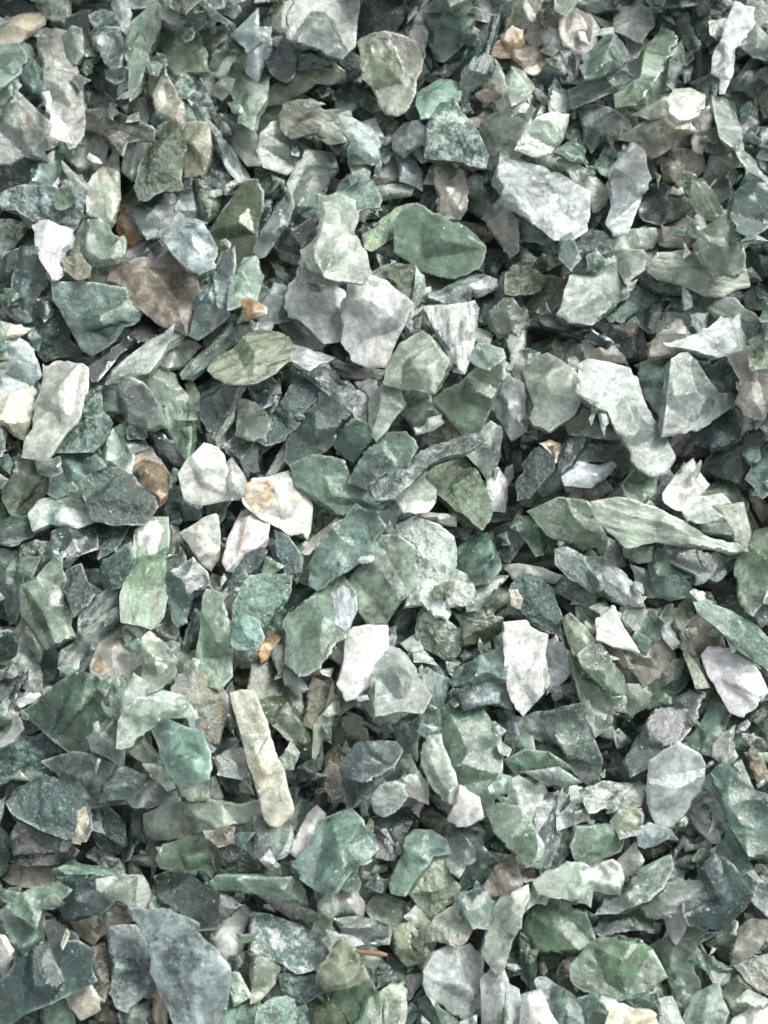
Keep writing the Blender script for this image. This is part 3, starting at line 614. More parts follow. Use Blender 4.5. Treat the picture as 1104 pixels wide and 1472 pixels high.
4 KYc|1664 1594 1724 1484 1824 1429 1864 1464 1934 1564 1904 1634 1869 1692 1824 1684 1744 1674 1659 1654|smoky hexagonal crystal facet plate below the marked white slab
4 BTm|1819 1309 1834 1274 1904 1249 2004 1194 2084 1184 2139 1204 2144 1244 2084 1274 2004 1304 1954 1324 1864 1319|blue crusted ridge capping the banded teal and white tooth
4 WTs|1824 1324 1934 1319 2044 1299 2064 1334 2049 1434 2034 1524 2004 1609 1954 1599 1934 1524 1894 1454 1854 1384|banded teal and white tooth pointing down
4 AOm|1869 1724 1984 1654 2064 1584 2114 1509 2179 1544 2164 1634 2124 1744 2064 1874 1994 1879 1944 1814|large smooth sage triangle with scratches, below the banded tooth
3 KPm|1599 1724 1644 1669 1724 1684 1744 1744 1704 1794 1664 1854 1624 1894 1594 1824|pale bumpy chip beside the little white topped block
3 KAm|1714 1784 1744 1694 1804 1694 1864 1734 1904 1784 1864 1824 1794 1874 1764 1824|sage chip above the little white topped block
4 WKm|1784 1844 1844 1804 1904 1789 1914 1824 1864 1859 1794 1874|
3 SVm|1304 1824 1374 1704 1434 1694 1474 1734 1509 1794 1444 1904 1354 1974 1274 2014 1234 1974 1244 1894|dark slate cube like rock with a pale frosted top
2 TSg|1204 1754 1314 1624 1374 1664 1374 1704 1304 1794 1234 1884 1164 1904 1124 1884|long dark green blade leaning behind the dark slate rock
3 Pc|1084 1714 1144 1724 1204 1624 1209 1704 1194 1794 1134 1874 1084 1914|
3 Pc|1134 2064 1194 1964 1234 1894 1249 1954 1184 2044|
2 EOp|1444 1894 1534 1814 1594 1844 1624 1894 1574 1954 1524 1994 1464 1954|dark leaf green chip in a hollow between grey ones
3 JMm|1264 2014 1359 1969 1484 1994 1504 2054 1554 2094 1634 2174 1644 2234 1524 2234 1444 2194 1324 2114 1274 2054|mint green chip with a pale frosted corner, right of the brown crusted quartz
3 JSm|1514 2074 1574 1954 1644 1874 1744 1869 1794 1934 1744 2014 1664 2034 1594 2104|grey green cracked sheet under the dark lizard shaped stone
4 VGg|1584 2104 1664 2054 1754 2004 1824 1944 1954 1894 2064 1874 2084 1904 2004 1954 1864 1994 1804 2054 1704 2144 1624 2154|dark lizard shaped stone lying diagonally on green sheets
3 PLc|1714 2154 1754 2094 1824 2054 1879 2114 1874 2164 1844 2204 1744 2208|pale lilac fan below the dark lizard shaped stone
3 OAg|1854 2044 1904 1994 1984 1964 2054 2044 2104 2144 2114 2208 2074 2274 1964 2194 1864 2104|mossy speckled olive slab below the tail of the dark lizard shaped stone
4 Wc|2099 2074 2154 2024 2189 2074 2179 2208 2114 2208|
2 GSm|2064 1874 2114 1829 2154 1854 2154 1964 2104 2054 2044 1984 2004 1954|grey flake under the sage triangle
3 BPm|2119 1754 2184 1614 2254 1664 2254 1864 2204 1894 2164 1824|slim bluish grey slip beside the large smooth sage triangle
2 JSm|2214 1864 2208 1954 2174 1864 2154 1954 2194 2004 2208 2074|
4 WCm|1044 2104 1094 2064 1164 2059 1244 2034 1304 2094 1344 2174 1339 2254 1324 2324 1254 2309 1204 2274 1124 2234 1064 2184|white quartz lump with a sandy brown crust, beside the big white quartz lump
5 CRg|1050 2089 1094 2056 1164 2062 1196 2089 1184 2154 1144 2189 1094 2179 1064 2144|@brown_crust
2 GSm|1974 1154 2044 1114 2084 1174 2004 1194|
3 EOm|1784 1154 1884 1184 1994 1154 1994 1214 1844 1264 1824 1204|dark green chip in the shade under the big moss green plate
4 KPc|2104 1354 2164 1294 2208 1284 2254 1334 2234 1424 2154 1459 2114 1414|pale grey faceted gem beside the banded tooth
2 PGs|2049 1414 2104 1434 2154 1524 2104 1494 2044 1464|
1 TVm|1304 1614 1404 1584 1464 1644 1534 1704 1504 1764 1404 1684|
1 Gm|1529 1784 1544 1694 1594 1724 1584 1814 1544 1834|
1 KGc|1214 1644 1264 1584 1314 1604 1254 1674|
0 Sc|2004 1504 2064 1534 2084 1584 2024 1624|
1 Om|1624 1824 1724 1844 1784 1924 1664 1864|
1 HNm|1864 1864 1934 1824 1974 1884 1884 1914|
3 Ym|1794 1884 1859 1854 1859 1904 1814 1944|
3 BTc|1634 2194 1674 2164 1714 2208 1674 2254|
1 SNm|1714 1434 1794 1364 1824 1334 1804 1414 1744 1454|
1 SJm|2049 1304 2114 1254 2164 1304 2104 1384 2054 1394|
2 KPm|1304 1084 1434 1084 1444 1164 1384 1164 1334 1154|
4 MTm|1334 2438 1394 2318 1484 2238 1534 2178 1604 2208 1659 2273 1594 2388 1504 2458 1404 2528 1369 2543 1334 2518|jade mint chip with a dark streaked underside, below a mint chip with a pale corner
3 KTm|1504 2508 1584 2408 1624 2328 1714 2318 1794 2388 1794 2468 1724 2588 1664 2678 1594 2686 1544 2608|grey green plate with two dark blue blotches
4 PWg|1699 2268 1784 2233 1894 2268 1954 2318 1954 2408 1914 2518 1924 2673 1874 2658 1824 2608 1744 2618 1754 2578 1804 2468 1794 2368 1724 2318|frosted white stone with long tapering foot, beside the plate with two blue blotches
3 AJm|1249 2658 1374 2558 1474 2498 1524 2568 1529 2638 1484 2748 1384 2868 1294 2903 1239 2848 1244 2748|rounded grey green slab with bluish corner, left of the brightest white blade
4 BLs|1424 2538 1476 2500 1524 2573 1530 2638 1489 2708 1444 2678|@bluish_corner
5 WLp|1489 2768 1524 2708 1584 2698 1669 2701 1672 2788 1634 2888 1604 2948 1534 3008 1494 3018 1454 2948 1484 2848|brightest white blade with a jagged crest in the middle of the heap
4 KJc|1434 2948 1484 2848 1499 2908 1499 3008 1534 3028 1454 3098 1439 3048|
3 EJg|1064 2498 1204 2488 1254 2488 1244 2558 1164 2678 1104 2798 1044 2828 1004 2768 1014 2608|mottled green chip right above the rust orange nub
2 EJm|1264 2498 1344 2498 1364 2548 1294 2598 1244 2668 1249 2738 1179 2678 1214 2588|
4 RCm|1114 2808 1144 2753 1194 2736 1209 2758 1174 2798 1144 2848 1124 2858|small rust orange nub on a pale base
2 CKm|1074 2808 1114 2798 1134 2848 1084 2868|
2 TSg|1189 2298 1244 2318 1299 2398 1294 2458 1234 2468 1194 2398|dark oval bead with a rough skin under the brown crusted quartz
2 SNg|1124 2298 1184 2288 1214 2408 1164 2448 1104 2488 1084 2448|
2 Gm|1164 2438 1214 2428 1284 2468 1274 2498 1134 2498|
3 HKc|1304 2378 1364 2308 1454 2228 1474 2248 1394 2318 1334 2388|
3 JTm|1934 2388 2024 2318 2104 2313 2134 2378 2154 2448 2104 2508 2044 2518 1984 2458 1934 2438|grey teal slab right of the frosted white stone with tapering foot
3 GEm|2014 2598 2064 2528 2144 2488 2189 2488 2124 2558 2064 2628 2019 2633|
3 PJg|1914 2528 1964 2458 2024 2488 2044 2538 2004 2608 1924 2618|small pale mossy chip under the grey teal slab
4 KOg|1794 2708 1834 2608 1904 2648 2004 2718 1984 2808 1934 2848 1854 2808 1804 2778|cream grey shield with a dark olive spot, beside the yellow green glassy sliver
3 OYc|1984 2748 2004 2698 2104 2658 2164 2668 2154 2728 2084 2768 1994 2788|yellow green glassy sliver beside the cream grey shield
3 TBm|1954 2978 2044 2958 2114 2918 2164 2918 2208 2998 2199 3058 2104 3038 1994 3068|blue teal glossy plate with a pale chipped rim
3 JTm|1939 2938 2004 2868 2164 2793 2184 2848 2179 2928 2114 2918 2044 2953 1964 2958|sage teal chip stacked just above the blue teal glossy plate
3 GPm|1614 2908 1674 2788 1724 2808 1794 2908 1854 2998 1814 3068 1724 3058 1614 3078|grey pyramid with pale edges, right below the brightest white blade
3 KCm|1609 3108 1624 3068 1744 3048 1764 3078 1684 3143 1644 3138|
2 GSs|1804 2928 1844 2898 1934 2948 1904 3058 1894 3158 1854 3118 1804 3178 1814 3068|pointed grey fin below the grey pyramid
2 JPm|1694 3138 1804 3078 1819 3128 1794 3268 1744 3238|
4 WKc|1489 3063 1544 3083 1624 3128 1694 3183 1604 3148 1504 3108|thin white blade fragment under the brightest white blade
3 AJm|1914 3068 1954 3038 2084 3078 2144 3168 2159 3248 2154 3368 2124 3438 2064 3518 2004 3548 1954 3448 1914 3248 1904 3138|tall rounded sage slab below the blue teal glossy plate
4 PGm|1814 3248 1844 3178 1904 3168 1934 3268 1974 3388 1944 3468 1904 3448 1844 3358|pale chip nestled against the tall rounded sage slab
2 OAm|1104 2888 1174 2828 1214 2908 1284 2988 1324 3058 1344 3158 1304 3208 1234 3168 1144 3088 1084 2998|mossy olive slab behind the long buff stick
2 NOg|1314 2988 1364 2898 1414 2908 1434 2968 1404 3058 1354 3128 1304 3108|olive brown chip left of the brightest white blade
3 KHs|1349 3258 1354 3128 1404 3058 1434 2948 1444 3078 1404 3168 1364 3263|
3 EDm|1574 3008 1614 2948 1614 3098 1544 3038|
4 TJm|1464 3288 1534 3208 1704 3198 1734 3238 1694 3308 1584 3368 1504 3358|dark green chip below the thin white blade fragment
2 OAm|1444 3108 1494 3098 1574 3148 1584 3208 1524 3258 1444 3208|
2 KAm|1244 3198 1344 3158 1394 3278 1374 3312 1304 3268|
2 AEm|1209 3268 1254 3198 1289 3248 1264 3312 1224 3312|
3 NOg|1404 3268 1454 3208 1494 3268 1474 3338 1474 3398 1444 3458 1414 3448 1394 3388|
1 Sm|1934 2798 2074 2788 2094 2808 1954 2898 1904 2898|
2 PGs|1734 2778 1794 2738 1824 2808 1864 2838 1804 2848|
2 TEg|1694 2688 1744 2618 1804 2638 1794 2718 1734 2768 1694 2778|dark mossy chip between the blotched plate and the cream grey shield
1 BSm|1604 2688 1704 2648 1704 2728 1674 2738|
3 BLc|1624 2208 1714 2178 1714 2238 1664 2318 1634 2308 1659 2268|blue lilac slip at the top corner of the jade mint chip
2 Pc|1704 2223 1804 2208 1954 2223 1954 2268 1894 2268 1784 2233|
2 JEg|1914 2288 2004 2258 2034 2278 2004 2328 1934 2328|
2 EDm|1954 2228 2024 2198 2044 2268 2004 2268|
2 TVg|2134 2288 2208 2258 2254 2338 2194 2418 2144 2398|
2 Gm|1179 2788 1244 2788 1254 2848 1204 2898 1174 2828|
2 GBm|1214 2858 1274 2898 1324 2968 1284 2988 1234 2948|
2 TBm|2124 3078 2208 3058 2234 3168 2208 3248 2154 3238|
1 GSm|1754 2808 1854 2848 1934 2928 1884 2948 1824 2898|
2 LWc|1374 2888 1434 2880 1424 2918 1394 2908|
1 AEm|1954 2638 2054 2678 1994 2698|
4 HGm|996 2998 1044 2983 1095 2985 1129 3058 1155 3120 1185 3240 1224 3318 1266 3480 1254 3508 1200 3558 1140 3525 1095 3360 1044 3180|long buff stick with a translucent foot, standing above the pale yellowish bar
3 JEm|1374 3552 1474 3507 1514 3502 1554 3542 1594 3612 1619 3662 1584 3702 1524 3742 1484 3792 1454 3837 1374 3832 1304 3782 1274 3722 1304 3672 1344 3642|marbled green stone with sugary white veins, beside the foot of the long buff stick
4 WKc|1234 3652 1274 3612 1324 3512 1364 3472 1404 3512 1364 3572 1344 3642 1284 3702 1239 3672|milky white hook on the edge of the marbled green stone
3 KHc|1334 3472 1374 3402 1424 3442 1394 3512 1369 3562 1304 3552|
3 NOg|1394 3342 1424 3282 1474 3332 1489 3422 1434 3447 1404 3402|
3 TSm|1474 3312 1504 3272 1664 3252 1694 3312 1644 3362 1584 3442 1504 3480 1489 3412|dark teal cloudy shield beside the bluish dome with an olive base
4 LAm|1589 3432 1634 3387 1704 3367 1744 3382 1756 3432 1704 3502 1654 3522 1614 3502|bluish white dome with an olive base
2 VSm|1574 3532 1664 3522 1754 3462 1824 3452 1794 3532 1744 3622 1714 3697 1634 3682|dark grey hollow block under the bluish dome
2 PHm|1744 3362 1804 3332 1844 3412 1844 3462 1764 3432|
3 HPm|1824 3302 1904 3252 1974 3342 1984 3392 1934 3507 1894 3452|
3 WPc|1984 3392 2064 3442 2079 3522 2024 3557 1974 3562 1934 3527 1964 3462|translucent white foot of the tall rounded sage slab
3 KBm|1794 3512 1864 3482 1944 3547 1904 3612 1844 3572|
4 KJm|2099 3492 2144 3467 2244 3482 2304 3572 2344 3642 2334 3742 2264 3732 2208 3672 2134 3592|pale sage slab with a white fold, beside the green fan shaped chip
3 JAm|1744 3622 1784 3587 1854 3587 1914 3622 1934 3682 1864 3692 1804 3772 1754 3852 1694 3842 1684 3802 1734 3692|sage slab behind the lacy cream yellow stone
4 YKg|1754 3842 1804 3772 1854 3692 1924 3687 1944 3762 1984 3822 1954 3882 1904 3932 1864 3962 1804 3902|lacy cream yellow stone with a honeycomb surface
2 SGm|1914 3582 1974 3552 2034 3547 2079 3592 2074 3652 2034 3712 1984 3772 1934 3712|grey rough chip behind the green fan shaped one
3 EJm|1984 3812 2034 3682 2084 3657 2144 3712 2164 3742 2104 3792 2004 3842 1924 3912|green fan shaped chip with a light edge, beside the lacy cream yellow stone
3 LWc|1544 3732 1604 3687 1634 3722 1629 3792 1614 3872 1584 3912 1554 3902 1544 3812|lilac white tooth standing under the marbled green stone
3 WHc|1424 3842 1534 3837 1569 3902 1564 3947 1454 3952 1422 3912|small pinkish white block beside the lilac white tooth
3 KAm|1574 3912 1634 3842 1704 3872 1804 3892 1834 3942 1784 3962 1744 3982 1694 3992 1604 3952|pale celadon lobe above the glossy bottle green slice
4 DEp|1444 3962 1524 3952 1604 3962 1694 4002 1674 4072 1614 4082 1524 4052 1484 4032|glossy bottle green slice near the red brown twig
4 JMm|1024 3792 1104 3782 1254 3782 1314 3842 1324 3902 1244 3882 1164 3852 1104 3852|mint green upper layer of a split slab, end touching the dark and white peppered slab
3 PJm|1114 3862 1204 3872 1304 3912 1369 3942 1344 3977 1254 3962 1174 3912|
3 SPg|1084 3942 1164 3952 1284 3992 1384 4042 1424 4102 1384 4152 1324 4182 1274 4192 1224 4152 1144 4122 1084 4112|dark slab peppered with white and lilac, left of the olive gold roof shaped stone
4 YOm|1364 4182 1424 4112 1479 4037 1524 4072 1564 4152 1599 4232 1514 4252 1414 4277 1374 4242|olive gold roof shaped stone under the glossy bottle green slice
3 AOm|1414 4282 1594 4242 1644 4312 1644 4416 1634 4482 1544 4462 1494 4382|large sage slab below the olive gold roof shaped stone
3 OYm|1344 4352 1434 4317 1494 4392 1504 4416 1494 4492 1364 4482|olive brown block at the bottom edge under the sage slab
3 KAm|1644 4282 1694 4247 1754 4272 1754 4352 1744 4416 1704 4472 1644 4462|pale olive finger at the bottom edge beside the sage slab
3 KPm|1534 4052 1614 4082 1664 4162 1664 4242 1614 4267 1574 4182|
3 JGm|1679 4112 1744 4162 1754 4252 1674 4252 1664 4162|
4 WBc|1829 4192 1874 4112 1934 4082 2024 4072 2064 4112 2089 4212 2064 4322 2034 4382 1994 4392 1914 4332 1844 4292|large frosted bluish white disc near the bottom edge
3 JWm|1994 3892 2034 3842 2104 3852 2144 3902 2104 4002 2044 4002 2014 3952|white and sage nub above the frosted bluish white disc
2 HKg|1844 4012 1894 3952 1974 3902 2034 3992 2004 4052 1954 4082 1884 4052|glassy grey beige chip above the large frosted bluish white disc
3 KPm|2114 3952 2164 3872 2208 3842 2254 3872 2244 4002 2208 4052 2174 4172 2144 4197 2074 4102|pale tapered spike beside the frosted bluish white disc
3 LWc|2074 4232 2124 4182 2164 4172 2189 4232 2184 4342 2164 4416 2144 4492 2084 4472|bluish white column along the side of the frosted bluish white disc
3 JMm|1804 4312 1844 4297 1934 4372 1944 4416 1934 4472 1844 4492 1804 4402|mint chip cut by the bottom edge below the frosted bluish white disc
3 PWm|1754 4212 1844 4182 1834 4252 1764 4312 1744 4322|
3 KHm|1744 3952 1804 3902 1859 3972 1834 4002 1774 4012|
3 YAm|1694 4002 1764 3982 1799 4152 1754 4162 1704 4112|
2 KAm|1794 4062 1884 4052 1844 4162 1824 4192|
2 AKm|1354 3842 1424 3842 1434 3962 1404 4032 1344 4032 1374 3932|
2 SGg|1214 4212 1264 4182 1384 4162 1394 4272 1304 4322 1224 4272|grey speckled chip below the dark slab peppered with white
3 YGm|1084 4132 1164 4132 1209 4182 1184 4242 1124 4312 1084 4322|yellowish speckled chip left of the olive gold roof shaped stone
2 JVg|1124 4352 1194 4312 1264 4322 1274 4416 1254 4492 1104 4472|
2 JSg|1264 4372 1314 4332 1364 4416 1354 4472 1274 4472|
2 LGm|1394 4052 1444 4022 1469 4042 1424 4102|
2 GSm|1104 3532 1184 3532 1254 3602 1214 3692 1144 3712 1104 3672|
2 PGc|1124 3712 1164 3667 1204 3732 1174 3752|
2 TEm|1634 3772 1704 3772 1744 3872 1674 3852 1624 3842|
2 JTm|1264 3482 1324 3452 1344 3492 1284 3582 1224 3562|
2 EDm|2084 3642 2144 3602 2194 3662 2154 3692|
2 NHm|2154 3732 2208 3682 2244 3812 2208 3842 2094 3852 2084 3822|
2 DTm|1744 4372 1824 4262 1844 4282 1794 4382 1744 4442|
2 NKm|1764 4022 1834 4002 1874 4052 1794 4082|
1 AGm|1464 3792 1544 3732 1544 3832 1474 3832|
1 VSm|1634 3692 1704 3742 1694 3772 1634 3762|
3 YWm|2208 30 2268 -20 2338 10 2343 90 2268 150 2228 170 2198 160|lumpy pale yellow green chip above the amber one
4 CRc|2198 190 2258 200 2308 190 2358 215 2378 270 2358 310 2298 325 2268 310 2218 260|round amber brown chip under a white rounded one
3 WLm|2258 170 2298 110 2358 100 2408 130 2438 200 2433 235 2378 240 2338 195 2308 200|white rounded chip resting on the amber brown one
2 HGm|2418 100 2458 45 2538 70 2578 130 2548 220 2498 220 2438 190|smoky beige chip between two white rounded ones
4 PWc|2648 80 2688 30 2768 20 2818 50 2813 120 2768 185 2738 175 2688 145 2648 130|rounded frosted white chip near the top edge with a scalloped rim
3 JWc|2518 240 2598 175 2658 200 2718 240 2678 280 2568 330 2528 330|faceted sage chip with white glints above the dark streaked spear
4 SPs|2453 385 2588 330 2678 290 2758 310 2738 340 2658 390 2568 430 2468 470|dark slate spear with silver streaks pointing at the crystal peak
3 AKc|2848 130 2898 150 2898 240 2828 340 2738 445 2663 450 2658 395 2758 330 2778 220|celadon tongue shaped chip under the dark streaked spear's tip
2 DOp|2988 70 3058 70 3113 110 3088 160 3048 190 3018 150|dark bottle green oval near the upper corner
3 JPg|2898 80 2968 60 2998 140 3023 170 3008 240 2968 210 2938 150|jagged mint spike beside the dark bottle green oval
3 LGm|3078 240 3128 110 3168 20 3248 50 3238 130 3168 210 3163 300 3128 390 3103 390 3108 330 3073 310|tall lilac white chip below the dark bottle green oval
2 PJm|3248 100 3318 180 3318 250 3248 240 3188 190|
4 WCm|2873 430 2908 385 2978 380 3038 410 3038 450 2978 510 2928 515 2888 480|bright white chip with a pinkish bumpy face
3 HPc|2983 610 3008 500 3058 460 3073 500 3058 600 3028 660 2988 645|smooth pinkish finger below the bright white bumpy chip
3 Kc|2718 500 2798 460 2868 420 2898 490 2848 510 2798 515|
2 NKm|2688 600 2788 530 2858 500 2948 520 2983 570 2908 620 2848 660 2808 670 2768 610|mottled taupe chip below the bright white bumpy chip
2 GSm|2508 480 2548 460 2628 475 2698 520 2713 570 2658 600 2608 590 2558 650 2528 600|grey tooth shaped chip below the dark streaked spear
3 KGc|2258 580 2318 510 2378 490 2448 500 2423 600 2378 660 2298 670 2228 640|smooth pale sage slab beneath the little crystal peak
3 JPc|2368 420 2393 335 2423 380 2473 420 2448 490 2368 490|little sage crystal peak touching the dark streaked spear's butt
4 PSm|2148 650 2228 680 2338 720 2428 760 2538 830 2538 930 2528 990 2468 1030 2388 1030 2328 980 2208 900 2158 880 2128 800|largest pale slab, mottled with grey and a dark pit near its lower edge
3 PWg|2408 700 2468 690 2538 740 2628 820 2608 880 2558 910 2538 840 2468 770|rough white chip along the upper side of the largest pale slab
4 BLc|2618 790 2658 700 2738 590 2768 610 2788 720 2808 770 2768 850 2708 1000 2648 1010 2613 960 2638 880|tall bluish lilac block with a peaked top
3 JPs|2568 710 2628 590 2678 640 2658 700 2648 770 2588 740|ridged mint peak leaning on the bluish lilac block
3 VSm|2748 900 2808 800 2858 795 2948 850 2978 910 2888 950 2848 965 2778 945|charcoal faceted chip beside the bluish lilac block
2 HNm|2853 670 2878 645 2948 650 3018 660 3038 740 2968 760 2948 840 2868 780|tan chip with dark flecks above the charcoal faceted one
3 AKc|2953 745 3008 770 3078 830 3118 920 3088 950 3038 940 2978 870|sage spear beside the charcoal faceted chip
2 KHc|3038 770 3088 620 3128 590 3168 700 3148 830 3098 870 3058 820|tall pale grey green flake between the sage spear and the teal panel
3 GPc|3078 430 3138 440 3198 560 3208 650 3268 720 3312 760 3312 850 3228 740 3168 640 3108 590|long grey ridge running down to the dark teal panel
3 DTp|3153 850 3218 750 3268 770 3312 850 3322 960 3248 1020 3198 1035 3153 930|flat dark teal panel at the side edge of the photo
3 WBm|2623 1060 2708 990 2848 985 2863 1040 2808 1070 2748 1080 2628 1080|white quartz flake glowing at one end, above the striped sage chip
3 HWc|2858 970 2958 945 3043 955 3008 1020 2968 1070 2868 1060|cream pointed flake adjoining the glowing white quartz flake
4 KPc|3018 1000 3138 920 3188 990 3208 1080 3213 1150 3168 1200 3078 1190 2988 1060|pale mint sheet under the dark teal panel
2 GAm|2188 920 2258 920 2358 1000 2378 1040 2308 1040 2208 1050|
1 VSg|2378 1040 2528 1010 2608 1000 2618 1080 2508 1110 2408 1090|
3 KWc|2208 290 2258 310 2303 380 2268 430 2208 450 2188 380|
3 Gc|2208 440 2268 430 2308 470 2278 520 2208 500|
2 JSm|3158 350 3322 280 3322 380 3258 420 3168 400|
2 YKm|3258 420 3328 370 3338 500 3288 520|
2 DSm|3188 480 3258 440 3268 560 3228 620 3188 560|
1 SJm|3208 560 3322 560 3322 750 3268 700|
2 Tp|2308 340 2378 270 2448 310 2458 380 2358 400|
1 Vm|2428 230 2518 230 2528 330 2468 340|
2 DJg|2428 560 2448 530 2498 545 2518 620 2488 640 2438 610|
2 JSs|2388 650 2448 620 2518 640 2528 700 2458 690|
2 Sc|2988 240 3068 200 3068 310 3028 360 2978 390|
2 Bc|2928 310 2928 240 2978 230 2988 280 2968 350|
3 LWp|2768 665 2808 670 2843 760 2808 770 2783 720|
2 Gc|2878 350 2888 240 2938 180 2948 250 2908 380|
1 NSm|2348 20 2428 10 2458 50 2418 110 2408 150 2358 120|
1 GJm|2468 -20 2638 -20 2648 40 2538 50|
2 Ac|2548 70 2648 110 2698 200 2678 220 2628 190|
2 Am|2788 0 2868 0 2848 50 2818 40|
3 KPs|2808 1174 2848 1094 2968 1084 3108 1114 3208 1164 3218 1234 3108 1274 3038 1274 2928 1224 2848 1204|broad pale chip with wavy shell like ridges near the side edge
2 JSm|2743 1194 2798 1164 2838 1214 2928 1234 2988 1269 2908 1284 2828 1264|
2 GKm|2423 1344 2468 1214 2548 1144 2638 1124 2688 1214 2698 1274 2638 1324 2558 1384 2468 1374|grey green veiny slab above the dark double finned stone
4 JKg|2628 1364 2708 1284 2718 1244 2768 1224 2828 1294 2818 1324 2748 1354 2678 1394|knobbly sage chip ending in a crumbly white head
3 TJm|2868 1354 2908 1294 2998 1304 3053 1344 3038 1404 3008 1444 2938 1424 2868 1404|glossy dark green faceted chip under the wavy ridged one
2 TVm|2738 1354 2858 1314 2868 1364 2818 1434 2778 1414|
3 TVc|2318 1369 2408 1364 2518 1394 2568 1434 2638 1474 2608 1504 2548 1474 2448 1444 2338 1414|dark blue black ribbon shaped stone
3 SNm|2578 1394 2688 1404 2738 1369 2768 1424 2798 1504 2798 1544 2708 1554 2648 1484|dark double finned stone with an ochre streak
3 HPm|2518 1464 2568 1504 2648 1494 2688 1534 2708 1579 2628 1564 2528 1544|
2 HPc|2798 1484 2858 1429 2948 1449 2968 1524 2808 1544|
4 PLs|2868 1474 2988 1444 3058 1414 3108 1364 3188 1354 3193 1414 3218 1464 3208 1514 3118 1534 3008 1509 2898 1494|lilac white chip with a thin pointed beak, below the glossy dark green one
2 KGs|3058 1344 3108 1294 3168 1294 3228 1344 3312 1394 3318 1444 3218 1474 3198 1404|layered pale olive chip behind the lilac white beaked one
3 YDg|3228 1474 3312 1424 3348 1524 3328 1584 3248 1594 3233 1554|speckled yellow green chip at the side edge below the wavy ridged one
3 KPm|2258 1604 2288 1554 2358 1534 2418 1564 2488 1624 2498 1724 2468 1784 2368 1849 2308 1824 2288 1794 2308 1744 2278 1674|round frosted grey chip with a mossy rim, left of the long pale mottled slab
2 PEm|2348 1534 2428 1494 2498 1489 2528 1534 2478 1594 2418 1564|
4 GKm|2493 1584 2538 1554 2648 1574 2718 1594 2753 1644 2768 1704 2808 1794 2858 1864 2908 1964 2868 2034 2808 2049 2748 2014 2708 1924 2658 1854 2628 1784 2568 1754 2498 1704|long pale mottled slab running down to a clear foot
2 JKc|2748 1584 2848 1534 2938 1524 2898 1604 2878 1714 2858 1804 2788 1704|pale sea green flake behind the grey winged triangle
4 GPm|2898 1554 2968 1524 3008 1564 3058 1644 3098 1694 3153 1694 3168 1744 3108 1784 3008 1854 2908 1874 2858 1879 2878 1754 2888 1644|grey winged triangle with a peach tinted foot
3 JMm|3048 1594 3118 1549 3178 1584 3198 1684 3158 1704 3098 1684|light green crystal on the pinkish plate by the side edge
2 HPm|3143 1544 3228 1524 3312 1584 3348 1654 3312 1744 3288 1794 3208 1764 3178 1724 3198 1644|pinkish grey plate by the side edge
3 TEm|2978 1864 3058 1824 3158 1774 3188 1824 3188 1894 3138 1934 3068 1944 3008 1914|glossy emerald dark chip under the grey winged triangle
3 Hc|2878 1884 2968 1884 3068 1964 2988 1974 2908 1964|
2 SOm|3038 2024 3088 1944 3208 1894 3268 1874 3293 1924 3238 2024 3208 2094 3128 2064|dark olive clouded chip below the glossy emerald one
3 WPm|2873 2114 2928 2034 2988 1984 3008 2034 3053 2094 3008 2164 2978 2204 2918 2194 2873 2164|white peaked chip with a frosted face near the side edge
4 KWm|3053 2104 3108 2069 3178 2104 3228 2174 3218 2254 3148 2304 3028 2284 2988 2208 3008 2154|rounded pale chip adjoining the white peaked one
3 TJm|2508 1914 2588 1889 2668 1894 2728 1954 2718 2004 2678 2054 2628 2044 2608 1994 2488 1984|smooth teal chip above the lilac sheets
4 LBc|2423 2054 2488 1994 2558 2004 2648 1994 2653 2014 2608 2064 2548 2104 2438 2094|flat lilac sheet beside the smooth teal chip
2 HPm|2448 2104 2608 2074 2638 2114 2608 2164 2498 2174|
3 VSs|2418 1934 2468 1874 2523 1884 2508 1934 2428 2034 2398 2044|
3 CRm|2328 1914 2368 1899 2418 1914 2413 1984 2393 1994 2368 1944|small cream and orange bit beside the lilac sheets
2 VDg|2258 2004 2308 1944 2378 1934 2383 2024 2288 2134 2238 2144|dark grey chip with a sparkling white fleck
4 DEp|2288 2184 2338 2114 2408 2084 2468 2114 2488 2208 2448 2294 2368 2284|dark bottle green dome among lilac and charcoal chips
2 SDm|2188 1884 2248 1894 2278 1954 2248 2034 2188 2054|
2 AKc|2688 2094 2748 2024 2828 2064 2818 2124 2778 2164 2728 2164|
2 JAc|2578 2164 2688 2084 2728 2134 2688 2174|
1 ODm|2448 1804 2508 1714 2578 1744 2648 1824 2678 1884 2548 1874 2468 1864|olive shadowed chip under the long pale mottled slab
2 Lc|2833 2044 2868 2009 2903 2054 2868 2084|
3 KPs|2188 1324 2258 1319 2298 1364 2298 1404 2208 1434 2188 1424|
3 WBc|2188 1434 2268 1424 2258 1504 2208 1589 2188 1589|
2 AOs|2298 1484 2388 1454 2473 1469 2428 1494 2318 1524|
2 NKm|2278 1314 2358 1224 2448 1194 2438 1254 2368 1354 2298 1364|
2 OYg|2188 1184 2268 1154 2348 1204 2318 1254 2228 1269 2188 1264|
1 VDm|2428 1084 2558 1084 2498 1174 2438 1194|
2 GPs|2208 1584 2258 1544 2298 1744 2268 1844 2238 1804|
1 SJm|2248 1874 2448 1844 2488 1874 2408 1904 2268 1924|
3 JSm|3218 2064 3288 1944 3338 1904 3348 2104 3288 2144|
2 Pc|3168 1764 3248 1784 3248 1844 3198 1874 3178 1824|
3 WLc|3258 1814 3312 1794 3338 1864 3293 1892|
1 VGm|2888 2004 2978 1964 2968 1994 2908 2054|
2 PBm|3208 1274 3268 1234 3312 1274 3312 1334 3228 1324|
2 GKm|2638 1084 2768 1084 2768 1164 2698 1214 2668 1154|
